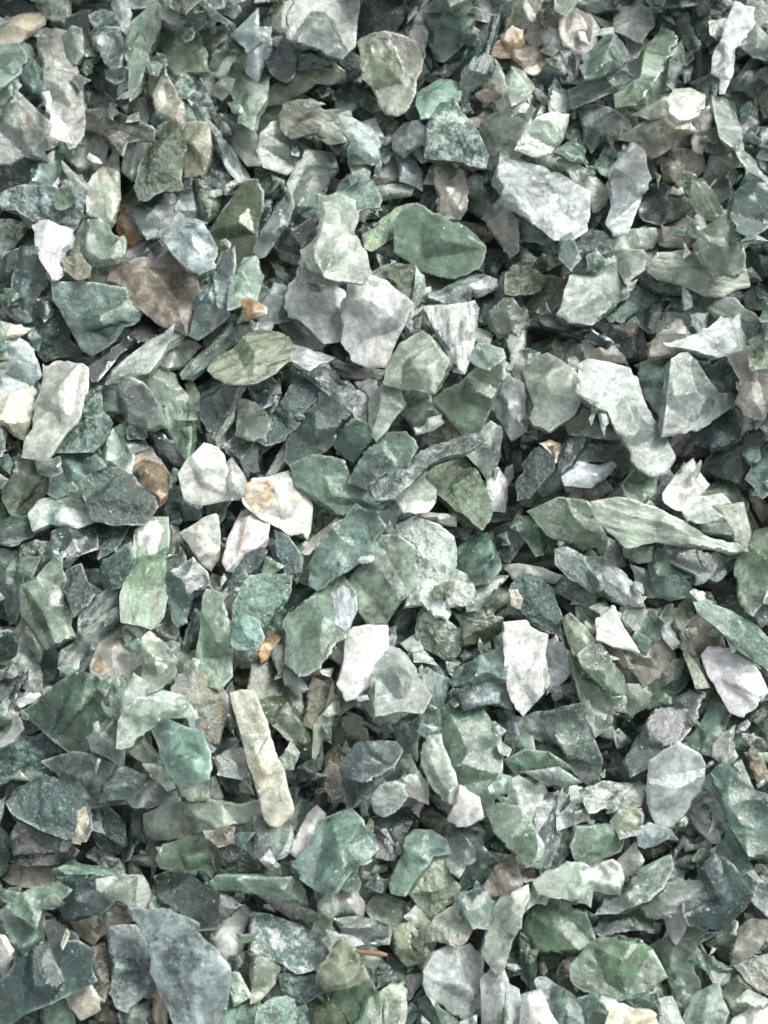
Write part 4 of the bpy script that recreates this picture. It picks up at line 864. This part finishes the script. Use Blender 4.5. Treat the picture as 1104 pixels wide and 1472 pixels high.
2 CNm|3228 2114 3288 2144 3328 2208 3288 2254 3248 2184|
1 EJm|3218 1094 3312 1094 3312 1184 3218 1174|
2 JPm|2208 2278 2248 2218 2298 2248 2353 2303 2338 2383 2308 2388 2278 2338|mint white flake beside the tall olive capped chip near a dark gap
4 AEm|2278 2208 2408 2148 2538 2168 2588 2268 2618 2328 2598 2408 2568 2358 2498 2363 2408 2328 2358 2303|broad mossy sage chip beside the wide grey driftwood shaped slab
4 KGs|2558 2168 2678 2148 2828 2188 2948 2248 3058 2318 3168 2338 3218 2373 3138 2388 3058 2368 2828 2338 2708 2363 2638 2298|wide grey slab shaped like driftwood with fine dark veins
5 PHm|3078 2178 3208 2168 3238 2298 3218 2378 3168 2328 3138 2248|pale wing curling up at the end of the driftwood shaped slab
4 WKm|2968 2148 3108 2128 3168 2188 3138 2248 3058 2253 2968 2248 2948 2208|bright white chip resting on the end of the driftwood shaped slab
3 DAm|2828 2378 2908 2353 3128 2388 3208 2378 3168 2438 3088 2503 3008 2478 2908 2428 2848 2408|smooth dark green blade beneath the driftwood shaped slab
2 KCm|2693 2363 2808 2358 2803 2418 2748 2423 2698 2398|
3 SBm|2403 2378 2458 2368 2538 2408 2608 2408 2658 2478 2748 2538 2768 2608 2688 2608 2558 2558 2468 2498 2408 2438|long slate blue rock with frosted ridges
3 PBm|2608 2408 2678 2448 2728 2498 2768 2538 2773 2608 2738 2603 2668 2538 2598 2478|@frosted_ridge
3 GPm|2618 2318 2658 2338 2688 2378 2698 2438 2648 2448 2588 2428 2618 2378|
3 JTm|2728 2438 2808 2468 2908 2468 2968 2518 2988 2568 2928 2578 2778 2573 2748 2508|aqua teal chip touching the end of the long slate blue rock
3 AEm|3178 2428 3258 2298 3312 2288 3358 2408 3338 2528 3248 2643 3198 2598 3188 2508|long grey green tongue at the side edge, below the end of the driftwood shaped slab
4 WHc|2168 2438 2238 2430 2338 2448 2423 2478 2388 2518 2318 2503 2208 2498|thin white disc edge lying above the dark mossy rock with a yellow crust
4 DTg|2208 2518 2258 2473 2338 2493 2388 2538 2413 2628 2418 2728 2368 2728 2308 2698 2228 2628 2188 2588|dark mossy rock with a yellow crust on one side
4 YCg|2198 2538 2238 2538 2258 2578 2248 2628 2208 2608|@crust
3 JKg|2393 2548 2428 2483 2508 2528 2568 2578 2558 2628 2478 2598|pale crackled wedge under the long slate blue rock
3 WPm|2178 2698 2268 2688 2358 2748 2348 2818 2358 2888 2328 2998 2258 3073 2208 3008 2188 2928 2178 2808|big white stone with a dark green band, below the dark mossy rock
3 LBc|2358 2778 2398 2738 2448 2818 2468 2888 2408 2958 2358 2988 2353 2868|pale blue facet stone beside the big white banded stone
4 YKc|2423 2668 2458 2643 2528 2708 2573 2768 2538 2808 2473 2823 2448 2758|yellowish glassy tip on top of the lime green blade
3 AYc|2498 2828 2573 2763 2628 2848 2688 2918 2693 2988 2648 2993 2568 2928 2518 2878|lime green translucent blade
2 AKc|2468 2828 2528 2888 2608 2958 2688 3008 2688 3068 2638 3058 2628 3108 2568 3158 2518 3028 2488 2928|pale green underside slab below the lime green translucent blade
3 WPc|2573 2678 2638 2618 2688 2708 2753 2808 2668 2788 2578 2758|white tusk shaped chip pointing at the mauve glassy lobe
2 HCc|2608 2768 2708 2728 2808 2758 2888 2748 2898 2858 2858 2898 2778 2948 2738 2888 2688 2848|mauve beige glassy lobe under the white tusk shaped chip
3 AGm|2688 2668 2728 2613 2808 2628 2848 2688 2858 2758 2798 2758 2718 2728|grey green rounded chip beside the white tusk shaped chip
3 BPm|2798 2628 2858 2623 2908 2708 2928 2788 2898 2798 2858 2748 2848 2678|
3 YOg|2898 2648 2948 2578 2998 2588 3008 2628 2958 2708 2968 2808 3008 2858 3058 2948 2998 2953 2948 2818 2908 2708|rough yellow olive stone crusted with crystals
2 HNc|2978 2688 3028 2638 3108 2718 3118 2788 3028 2818 3008 2858 2958 2798|smoky brown chip tucked under the long curved dark green horn
3 EJs|3008 2608 3078 2613 3168 2648 3268 2708 3312 2768 3368 2828 3388 2928 3312 2908 3268 2858 3188 2798 3108 2718 3028 2658|long curved dark green horn above the lilac white bluish stone
5 LWp|3028 2828 3058 2791 3143 2798 3228 2848 3278 2908 3312 2988 3248 3058 3208 3088 3148 3068 3108 2998 3058 2918|lilac white stone with a mossy green patch and a scalloped edge
4 KPc|2698 2953 2788 2948 2813 2998 2798 3058 2728 3100 2698 3088|small clear pale tooth beside the lime green blade
2 AGm|2788 2948 2898 2858 2948 2848 2953 2948 2908 2998 2808 3048|dim grey green chip behind the small clear pale tooth
3 DVm|2698 3278 2748 3188 2808 3088 2858 3038 2968 2988 3028 3008 2988 3108 2928 3198 2808 3298 2728 3338|long charcoal green stone with glints, beside the sage corner block
3 JAm|2948 3208 3028 3108 3078 3013 3148 3088 3118 3168 3088 3258 3038 3248|sage corner block beside the long charcoal green stone
3 EPm|2228 3098 2308 3083 2428 3058 2538 3033 2558 3088 2548 3168 2588 3268 2583 3312 2578 3378 2548 3388 2468 3318 2408 3218 2278 3178|dark green chunk with a white patched corner
2 DVm|2353 3038 2408 2958 2468 2948 2518 3018 2438 3058 2358 3068|dark green nub between the big white banded stone and the dark green chunk
2 VDm|2648 3078 2708 3088 2758 3178 2688 3268 2658 3188|dark charcoal chip beside the long charcoal green stone
3 LPc|2808 3288 2928 3213 3018 3268 3033 3312 3028 3388 2968 3478 2908 3548 2848 3568 2808 3488 2798 3388|pale lilac slab tapering to the bottom below the long charcoal green stone
3 AOm|2998 2558 3058 2553 3088 2608 3008 2618 2978 2588|
2 KGc|2778 2578 2898 2578 2918 2618 2868 2638 2798 2608|
2 DVm|2988 2518 3068 2498 3178 2438 3188 2588 3108 2608 3068 2548|dark hollow chip under the smooth dark green blade
2 OAm|2218 2388 2338 2368 2368 2318 2403 2368 2398 2438 2308 2448 2228 2418|
2 OYc|3008 2948 3058 2928 3093 2988 3058 3018 3008 2998|
2 NVm|2578 2768 2678 2808 2728 2888 2668 2898 2608 2828|
2 GPm|2688 2868 2748 2898 2758 2948 2698 2948|
2 PAm|3108 3168 3168 3138 3178 3258 3108 3312 3078 3258|
2 GKm|3128 3108 3248 3078 3218 3148 3148 3148|
2 DKm|3208 3138 3268 3068 3312 3038 3312 3208 3268 3178|
1 VDm|3208 3168 3288 3188 3312 3228 3288 3258 3218 3198|
2 NOg|3238 3312 3248 3228 3288 3278 3312 3358 3268 3388|
1 HNm|2188 3138 2258 3158 2268 3218 2208 3248|
2 AJm|2188 3278 2268 3238 2358 3248 2448 3312 2358 3348 2238 3338|
2 GHc|2578 3148 2638 3118 2658 3198 2598 3178|
2 EDm|3108 2608 3168 2598 3238 2648 3248 2698 3168 2648|
1 Vm|2718 2398 2828 2448 2808 2473 2738 2438|
2 Gm|3248 2648 3312 2598 3328 2688 3278 2708|
2 KPm|2978 2808 3008 2858 2998 2928 2968 2898|
3 PKm|2198 3372 2238 3352 2308 3392 2338 3432 2318 3532 2298 3572 2208 3592 2188 3512|pale mottled block above the slate blue chip with a lilac foot
4 AKm|2208 3602 2303 3572 2318 3652 2303 3732 2268 3742 2228 3682|grey green pointed chip beside the pale lilac footed one
2 GSm|2258 3332 2408 3312 2498 3372 2448 3387 2338 3372|
3 TLm|2308 3642 2318 3512 2358 3432 2408 3422 2418 3492 2398 3562 2458 3562 2468 3652 2408 3722 2338 3757 2308 3692|slate blue chip with a pale lilac foot, beside the sparkling white lumpy one
3 WPg|2403 3532 2408 3432 2448 3387 2508 3402 2543 3502 2538 3542 2478 3552 2408 3577|sparkling white lumpy chip beside the pale lilac footed one
3 PSg|2508 3412 2608 3372 2748 3372 2793 3402 2758 3472 2688 3492 2608 3482 2548 3502|frosted grey chip with a scalloped rim, beside the sparkling white lumpy one
3 AMm|2468 3652 2493 3572 2588 3562 2663 3557 2683 3632 2668 3672 2598 3702 2548 3737 2488 3712|pale apple green cube like chip right above the knobbly cream bar
4 KYc|2303 3802 2368 3752 2448 3717 2518 3722 2548 3742 2638 3707 2673 3732 2688 3792 2668 3862 2608 3852 2558 3842 2548 3912 2518 3892 2428 3872 2328 3857|knobbly translucent cream bar with a drip at its lower side
3 WHc|2663 3712 2738 3632 2776 3712 2738 3772 2688 3784|white kite shaped chip beside the knobbly cream bar
4 EJm|2548 3942 2608 3882 2688 3822 2768 3742 2888 3687 2898 3752 2858 3832 2768 3892 2668 3937|long dark celadon blade right of the knobbly cream bar
3 EDm|2548 4012 2608 3952 2708 3932 2798 3892 2813 4022 2708 4012 2608 4037|dark green slab with a white lower rim, under the long dark celadon blade
3 KLs|2778 3902 2888 3812 3048 3802 3073 3872 3048 3922 2948 3942 2798 3952|pale lilac striped bar beside the long dark celadon blade
3 AMm|2268 3982 2328 3892 2408 3882 2518 3932 2558 4052 2498 4112 2428 4112 2308 4102|square mint green stone with a cracked yellowish base
4 AOm|2468 4162 2538 4072 2638 4047 2778 4072 2808 4092 2848 4162 2873 4212 2778 4282 2658 4317 2578 4292 2478 4242|large smooth moss green pebble with a white fleck, near the bottom edge
3 KHc|2808 4092 2878 4042 2948 3972 2998 4052 2988 4182 3018 4272 2948 4342 2908 4312 2878 4212|creamy translucent column beside the large smooth moss green pebble
3 PLc|2863 3962 2948 3942 2953 4012 2918 4072 2888 4032|
3 TVm|3028 3752 3078 3692 3168 3752 3238 3852 3208 3912 3108 4002 2978 3982 2958 3942 3068 3882|large blue black rough block right of the pale lilac striped bar
3 EJm|3038 3372 3108 3312 3198 3292 3248 3412 3312 3432 3358 3612 3312 3682 3218 3692 3148 3572 3108 3472|big teal green block at the side edge, right of the pale lilac slab tapering down
2 JSg|3078 3672 3138 3582 3218 3692 3248 3792 3218 3812 3148 3732|
3 PHc|2948 3512 2998 3432 3048 3422 3058 3532 3098 3582 3108 3632 3068 3632 3008 3572|pale mauve curl below the tapering pale lilac slab
3 HPm|3153 4162 3178 4012 3238 3967 3312 3972 3348 4002 3268 4092 3208 4152|smooth taupe shell shaped chip at the side edge, below the blue black rough block
3 KYm|3038 4062 3168 3962 3158 4152 3098 4122|
2 EDm|3008 4092 3078 4132 3168 4172 3138 4232 3078 4232|
3 JKm|2948 4392 3038 4272 3098 4252 3138 4372 3108 4432 3068 4492 2968 4492|pale sage block at the bottom edge, right of the creamy translucent column
2 AKm|3108 4272 3188 4212 3268 4282 3278 4342 3168 4402|
3 WCc|3148 4432 3218 4362 3312 4342 3358 4412 3312 4492 3188 4492|bright white chip cut by the lower corner of the photo
3 CYm|2618 4416 2638 4342 2688 4332 2808 4362 2833 4416 2828 4482 2638 4492|cream stone cut by the bottom edge under the large moss green pebble
3 WPs|2848 4312 2898 4302 2948 4416 2938 4492 2838 4492|
3 TJm|2313 4242 2358 4222 2438 4272 2508 4352 2518 4416 2498 4472 2408 4472 2368 4352|teal crackled chip at the bottom edge, left of the cream stone
2 EDm|2498 4312 2568 4292 2618 4362 2608 4432 2528 4432|
2 LPm|2188 4252 2238 4282 2258 4416 2248 4492 2178 4492|
2 PLm|2258 4302 2328 4282 2398 4416 2388 4472 2258 4472|
3 SJs|2238 4012 2278 3982 2313 4102 2313 4192 2298 4262 2248 4212|thin slate strip standing beside the square mint green stone
3 WKm|2208 3852 2278 3817 2283 3872 2248 3952 2208 3922|
2 NHm|2348 4202 2468 4112 2473 4292 2418 4282|
3 AMc|2318 4112 2428 4112 2388 4172 2338 4192|
2 OYm|2638 3542 2668 3492 2758 3492 2748 3592 2678 3612|
2 BSm|2748 3582 2798 3552 2868 3572 2878 3612 2808 3647 2758 3642|
2 DTm|2768 3672 2848 3622 2898 3662 2868 3692 2788 3702|
2 GOm|2898 3672 2988 3652 2998 3712 2948 3792 2878 3802|
2 SVm|2968 3802 3018 3682 3058 3802 3008 3812|
2 EJg|2998 4032 3108 3992 3178 3932 3128 4012 3008 4072|
2 GNg|3048 3432 3108 3472 3138 3552 3108 3592 3058 3522|
2 PSg|3248 3762 3312 3742 3358 3812 3358 3932 3312 3942 3248 3882|
2 JAs|2778 3492 2798 3422 2818 3542 2798 3542|
2 Tg|2878 3582 2948 3572 2998 3642 2928 3632|
2 HPg|3178 4172 3312 4122 3358 4212 3328 4292 3228 4232|
1 EDm|2708 4312 2828 4282 2848 4372 2768 4352|
2 Lc|2478 4262 2528 4252 2568 4292 2508 4297|
1 DVm|2808 4012 2848 3972 2868 4052 2818 4072|
2 LVm|2998 3652 3048 3622 3078 3672 3048 3692|
1 Nm|2248 3762 2318 3732 2338 3782 2268 3802|
2 KPm|3168 4322 3228 4272 3312 4312 3288 4352|
"""
rng = random.Random(11)
GROUP = 'green, grey and white stone chips in the heap'
# height field of the heap, in photo-pixel cells
CELL, MG = 6.0, 720.0
HW, HH = int((PX_W + 2 * MG) / CELL), int((PX_H + 2 * MG) / CELL)
HM = np.zeros((HH, HW))
RANK = []
OWN = np.full((HH, HW), -1)

def settle(px, layer, thick_guess, sink=62, max_tilt=0.42):
    """rest a chip on what lies under its outline; returns a plane (origin, normal) and its cells"""
    lo = np.maximum(((px.min(0) + MG) / CELL).astype(int), 0)
    hi = np.minimum(((px.max(0) + MG) / CELL).astype(int) + 1, (HW - 1, HH - 1))
    xs, ys = np.meshgrid(np.arange(lo[0], hi[0] + 1), np.arange(lo[1], hi[1] + 1))
    cells = np.stack([xs.ravel(), ys.ravel()], 1)
    cp = (cells + 0.5) * CELL - MG
    ins = inside(cp, px)
    if ins.sum() < 3:
        ins = np.ones(len(cells), bool)
    cells, cp = cells[ins], cp[ins]
    under = HM[cells[:, 1], cells[:, 0]]
    W = to_plane(cp, np.array((0, 0, 0.004)), np.array((0, 0, 1.0)))
    c = W.mean(0)
    X = np.stack([W[:, 0] - c[0], W[:, 1] - c[1], np.ones(len(W))], 1)
    g = np.linalg.lstsq(X.T @ X + np.diag((1e-7 * len(W), 1e-7 * len(W), 0)), X.T @ under, rcond=None)[0]
    gx = 0.55 * g[0] + rng.gauss(0, 0.12)
    gy = 0.55 * g[1] + rng.gauss(0, 0.12)
    m = math.hypot(gx, gy)
    if m > max_tilt:
        gx, gy = gx * max_tilt / m, gy * max_tilt / m
    plane = gx * X[:, 0] + gy * X[:, 1]
    z = np.percentile(under - plane, sink) + thick_guess * 0.0006
    n = np.array((-gx, -gy, 1.0)); n /= np.linalg.norm(n)
    o = np.array((c[0], c[1], z))
    # keep the chip on the ray of its own centre
    o = to_plane(cp.mean(0)[None], o, n)[0]
    return o, n, cells, cp

def frame(n, px):
    a = np.cross(np.array((0, 1.0, 0)), n); a /= np.linalg.norm(a)
    return a, np.cross(n, a)

def chip(px, layer, code, spacing, fixed=None, thick=None, amp=0.055, register=True):
    px = px.mean(0) + (px - px.mean(0)) * (1.0 if fixed is not None else {-1: 1.0, 0: 1.15, 1: 1.2, 2: 1.16, 3: 1.09}.get(layer, 1.04))
    ca, tex = code[:-1], code[-1]
    jit = np.clip(np.array([rng.gauss(1, 0.022) for _ in range(3)]) * rng.gauss(1, 0.07), 0.8, 1.2)
    a = lin(PAL[ca[0]]) ** 1.2 * 0.94 * jit
    b = lin(PAL[ca[-1]]) ** 1.2 * 0.88 * jit
    if len(ca) == 1: b = a * rng.uniform(0.5, 0.75)
    size = math.sqrt(area(px)) * 0.109
    if fixed is None:
        o, n, cells, cp = settle(px, layer, size)
    else:
        o, n = fixed
        cells = None
    P3 = to_plane(px, o, n)
    ex, ey = frame(n, px)
    Q = np.stack([(P3 - o) @ ex, (P3 - o) @ ey], 1) * 1000.0
    ctr = Q.mean(0)
    Q = Q - ctr
    o = o + (ex * ctr[0] + ey * ctr[1]) / 1000.0
    if ((Q * np.roll(Q[:, ::-1], -1, 0) * np.array((1, -1))).sum()) < 0: Q = Q[::-1]
    v, f, lp, T, tb = chip_mesh(Q, rng, tex, spacing, thick, amp)
    V = o[None] + (v[:, :1] * ex[None] + v[:, 1:2] * ey[None] + v[:, 2:] * n[None]) / 1000.0
    if register and cells is not None:
        W = to_plane(cp, o, n)
        HM[cells[:, 1], cells[:, 0]] = np.maximum(HM[cells[:, 1], cells[:, 0]], W[:, 2] + T * 0.00062)
    return (V, f, lp, a, b, tex), o, n, cells, T

def random_outline(cx, cy, r):
    k = rng.choice((3, 4, 4, 5, 5, 6))
    e = rng.uniform(0.34, 0.9)
    th = rng.uniform(0, math.pi)
    pts = []
    for i in range(k):
        a = 2 * math.pi * (i + rng.uniform(-0.36, 0.36)) / k
        rr = r * rng.uniform(0.7, 1.35)
        x, y = rr * math.cos(a), rr * math.sin(a) * e
        pts.append((cx + x * math.cos(th) - y * math.sin(th), cy + x * math.sin(th) + y * math.cos(th)))
    return np.array(pts)

CODES = 'PGm KAm JTm KJc SJm DSg GAm TSm AEm GKm PKc JGc EAc TJs KGc OAg LPc PKm EJm'.split()
fragments = []
# the deep bed below everything seen, and the heap running on beyond the photo's frame
bed = []
y = -MG + 30
while y < PX_H + MG - 30:
    x = -MG + 30
    while x < PX_W + MG - 30:
        bed.append((x + rng.uniform(-22, 22), y + rng.uniform(-22, 22)))
        x += 58
    y += 54
rng.shuffle(bed)
for x, y in bed:
    d = chip(random_outline(x, y, rng.uniform(30, 50)), -1, rng.choice(CODES), 1.2)
    fragments.append(d[0])
for x, y in bed:
    if -60 < x < PX_W + 60 and -60 < y < PX_H + 60:
        d = chip(random_outline(x + 29, y + 27, rng.uniform(24, 40)), 0, rng.choice(CODES), 0.7)
        fragments.append(d[0])
for k in range(2):
    for x, y in bed:
        if k and not (-420 < x < PX_W + 420 and -420 < y < PX_H + 420): continue
        if 0 < x < PX_W and 4 < y < PX_H: continue
        if rng.random() < 0.2: continue
        d = chip(random_outline(x + rng.uniform(-25, 25), y + rng.uniform(-25, 25), rng.uniform(24, 52)), 1, rng.choice(CODES), 0.8 if -300 < x < PX_W + 300 and -300 < y < PX_H + 300 else 1.2)
        fragments.append(d[0])

rows = []
for ln in CHIPS.strip().splitlines():
    h, pts, label = ln.split('|')
    lay, code = h.split()
    p = np.array([float(q) for q in pts.split()]).reshape(-1, 2) / 3.0
    rows.append([int(lay), code, p, label.strip()])
order, last = [], None
for i, r in enumerate(rows):
    if r[3].startswith('@'): order[-1][1].append(i)
    else: order.append([i, []])
order.sort(key=lambda q: rows[q[0]][0])
n_chip = 0
shards = crumbs = False
for i, kids in order:
    lay, code, p, label = rows[i]
    if lay >= 2 and not shards:
        # splinters lodged in the gaps before the upper stones came to rest
        shards = True
        for q in range(330):
            d = chip(random_outline(rng.uniform(-30, PX_W + 30), rng.uniform(-30, PX_H + 30), rng.uniform(12, 27)), 3, rng.choice(CODES), 0.5)
            fragments.append(d[0])
    if lay >= 4 and not crumbs:
        # crumbs and slivers that slid into the deepest gaps
        crumbs = True
        done = tries = 0
        while done < 640 and tries < 16000:
            tries += 1
            x, y = rng.uniform(-20, PX_W + 20), rng.uniform(-20, PX_H + 20)
            cx, cy = int((x + MG) / CELL), int((y + MG) / CELL)
            if HM[cy, cx] > HM[cy - 7:cy + 8, cx - 7:cx + 8].mean() - 0.0005: continue
            d = chip(random_outline(x, y, rng.uniform(8, 18)), 4, rng.choice(CODES), 0.42)
            fragments.append(d[0]); done += 1
        print('crumbs', done)
    if label:
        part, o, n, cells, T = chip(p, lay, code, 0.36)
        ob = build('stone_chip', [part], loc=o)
        ob['label'] = label
        ob['category'] = 'stone chip'
        ob['group'] = GROUP
        for j in kids:
            _, kc, kp, kl = rows[j]
            kpart, ko, kn, _, _ = chip(kp, lay, kc, 0.3, fixed=(o + n * T * 0.0007, n), thick=0.4, amp=0.13)
            # the crust follows the face of the stone it has grown on
            tree = BVHTree.FromPolygons(part[0].tolist(), part[1])
            KV = kpart[0]
            off = (KV - ko) @ n
            base = KV - off[:, None] * n[None]
            hs_ = []
            for q in base:
                hit = tree.ray_cast(Vector(q + n * 0.02), Vector(-n))
                hs_.append(0.02 - hit[3] if hit[0] is not None else np.nan)
            hs_ = np.array(hs_)
            hs_ = np.where(np.isnan(hs_), np.nanmin(hs_) if np.isfinite(hs_).any() else 0.0, hs_)
            KV = base + (hs_ + off * 0.7 + 0.00005)[:, None] * n[None]
            kpart = (KV,) + kpart[1:]
            build(kl[1:], [kpart], parent=ob, loc=ko)
        n_chip += 1
    else:
        part, o, n, cells, T = chip(p, lay, code, 0.42)
        fragments.append(part)
    if cells is not None:
        OWN[cells[:, 1], cells[:, 0]] = i
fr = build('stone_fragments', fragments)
fr['kind'] = 'stuff'
fr['label'] = 'smaller green and grey stone fragments filling the gaps between the larger chips'
fr['category'] = 'gravel'
ins = OWN[int(MG / CELL):int((MG + PX_H) / CELL), int(MG / CELL):int((MG + PX_W) / CELL)]
cnt = np.bincount(ins[ins >= 0].ravel(), minlength=len(rows))

# a dry twig caught among the chips
def twig(px, r):
    p = np.array(px, float)
    c = ((p.mean(0) + MG) / CELL).astype(int)
    z = HM[c[1] - 1:c[1] + 2, c[0] - 3:c[0] + 4].max() + 0.0003
    W = to_plane(p, np.array((0, 0, z)), np.array((0, 0, 1.0)))
    o = W.mean(0)
    V, F = [], []
    for k, w in enumerate(W):
        d = W[min(k + 1, len(W) - 1)] - W[max(k - 1, 0)]
        d /= np.linalg.norm(d)
        s = np.cross(d, (0, 0, 1.0)); t = np.cross(s, d)
        rr = r[k] * 0.001
        for q in range(8):
            a = q * math.pi / 4
            V.append(w - o + (s * math.cos(a) + t * math.sin(a)) * rr * rng.uniform(0.85, 1.15))
    for k in range(len(W) - 1):
        for q in range(8):
            F.append((k * 8 + q, k * 8 + (q + 1) % 8, k * 8 + 8 + (q + 1) % 8, k * 8 + 8 + q))
    F.append(tuple(range(8))[::-1]); F.append(tuple(range(len(V) - 8, len(V))))
    me = bpy.data.meshes.new('twig')
    me.from_pydata([tuple(v) for v in V], [], F)
    m = bpy.data.materials.new('dry_bark'); m.use_nodes = True
    nt = m.node_tree; b = nt.nodes['Principled BSDF']
    nz = nt.nodes.new('ShaderNodeTexNoise'); nz.inputs['Scale'].default_value = 900
    cr = nt.nodes.new('ShaderNodeValToRGB')
    cr.color_ramp.elements[0].color = (0.10, 0.045, 0.022, 1); cr.color_ramp.elements[1].color = (0.24, 0.15, 0.09, 1)
    tc = nt.nodes.new('ShaderNodeTexCoord')
    nt.links.new(tc.outputs['Object'], nz.inputs['Vector']); nt.links.new(nz.outputs['Fac'], cr.inputs['Fac'])
    nt.links.new(cr.outputs['Color'], b.inputs['Base Color']); b.inputs['Roughness'].default_value = 0.7
    me.materials.append(m)
    ob = bpy.data.objects.new('twig', me); col.objects.link(ob); ob.location = Vector(o)
    ob['label'] = 'thin red brown dry twig lying just below the glossy bottle green slice'
    ob['category'] = 'twig'
twig(((510, 1366), (522, 1369), (532, 1370), (545, 1371.5), (557, 1373)), (0.2, 0.3, 0.34, 0.36, 0.22))

# ---------------------------------------------------------------- the ground under the heap
g = bpy.data.meshes.new('ground')
S = 6.0
g.from_pydata([(-S, -S, -0.0022), (S, -S, -0.0022), (S, S, -0.0022), (-S, S, -0.0022)], [], [(0, 1, 2, 3)])
gm = bpy.data.materials.new('grit'); gm.use_nodes = True
nt = gm.node_tree; b = nt.nodes['Principled BSDF']
tc = nt.nodes.new('ShaderNodeTexCoord'); nz = nt.nodes.new('ShaderNodeTexVoronoi'); nz.inputs['Scale'].default_value = 260
cr = nt.nodes.new('ShaderNodeValToRGB')
cr.color_ramp.elements[0].color = (0.05, 0.07, 0.06, 1); cr.color_ramp.elements[1].color = (0.3, 0.33, 0.29, 1)
nt.links.new(tc.outputs['Object'], nz.inputs['Vector']); nt.links.new(nz.outputs['Color'], cr.inputs['Fac'])
nt.links.new(cr.outputs['Color'], b.inputs['Base Color']); b.inputs['Roughness'].default_value = 0.85
g.materials.append(gm)
go = bpy.data.objects.new('ground', g); col.objects.link(go)
go['kind'] = 'structure'
go['label'] = 'grey green grit ground under the heap of stone chips'
go['category'] = 'ground'

# ---------------------------------------------------------------- daylight (thin overcast)
SUN_EL, SUN_AZ = math.radians(47), math.radians(48)     # azimuth clockwise from +Y (top of the photo)
w = bpy.data.worlds.new('World'); sc.world = w; w.use_nodes = True
nt = w.node_tree
bg = nt.nodes['Background']
sky = nt.nodes.new('ShaderNodeTexSky'); sky.sky_type = 'NISHITA'; sky.sun_disc = False
sky.sun_elevation = SUN_EL; sky.sun_rotation = SUN_AZ
sky.dust_density = 4.0; sky.air_density = 1.0; sky.ozone_density = 1.0
hs = nt.nodes.new('ShaderNodeHueSaturation'); hs.inputs['Saturation'].default_value = 0.12
nt.links.new(sky.outputs[0], hs.inputs['Color']); nt.links.new(hs.outputs[0], bg.inputs['Color'])
bg.inputs['Strength'].default_value = 0.14
sd = bpy.data.lights.new('sun', 'SUN'); sd.energy = 1.25; sd.angle = math.radians(15); sd.color = (1.0, 0.985, 0.93)
so = bpy.data.objects.new('sun', sd); col.objects.link(so)
dirv = Vector((math.sin(SUN_AZ) * math.cos(SUN_EL), math.cos(SUN_AZ) * math.cos(SUN_EL), math.sin(SUN_EL)))
so.rotation_euler = (-dirv).to_track_quat('-Z', 'Y').to_euler()
sc.view_settings.view_transform = 'Standard'
sc.view_settings.look = 'None'
sc.view_settings.gamma = 1.0
sc.view_settings.use_curve_mapping = False
sc.view_settings.exposure = 1.14
sc.cycles.max_bounces = 8
sc.cycles.diffuse_bounces = 4
sc.cycles.transmission_bounces = 6
sc.cycles.sample_clamp_indirect = 4.0
sc.cycles.use_denoising = True
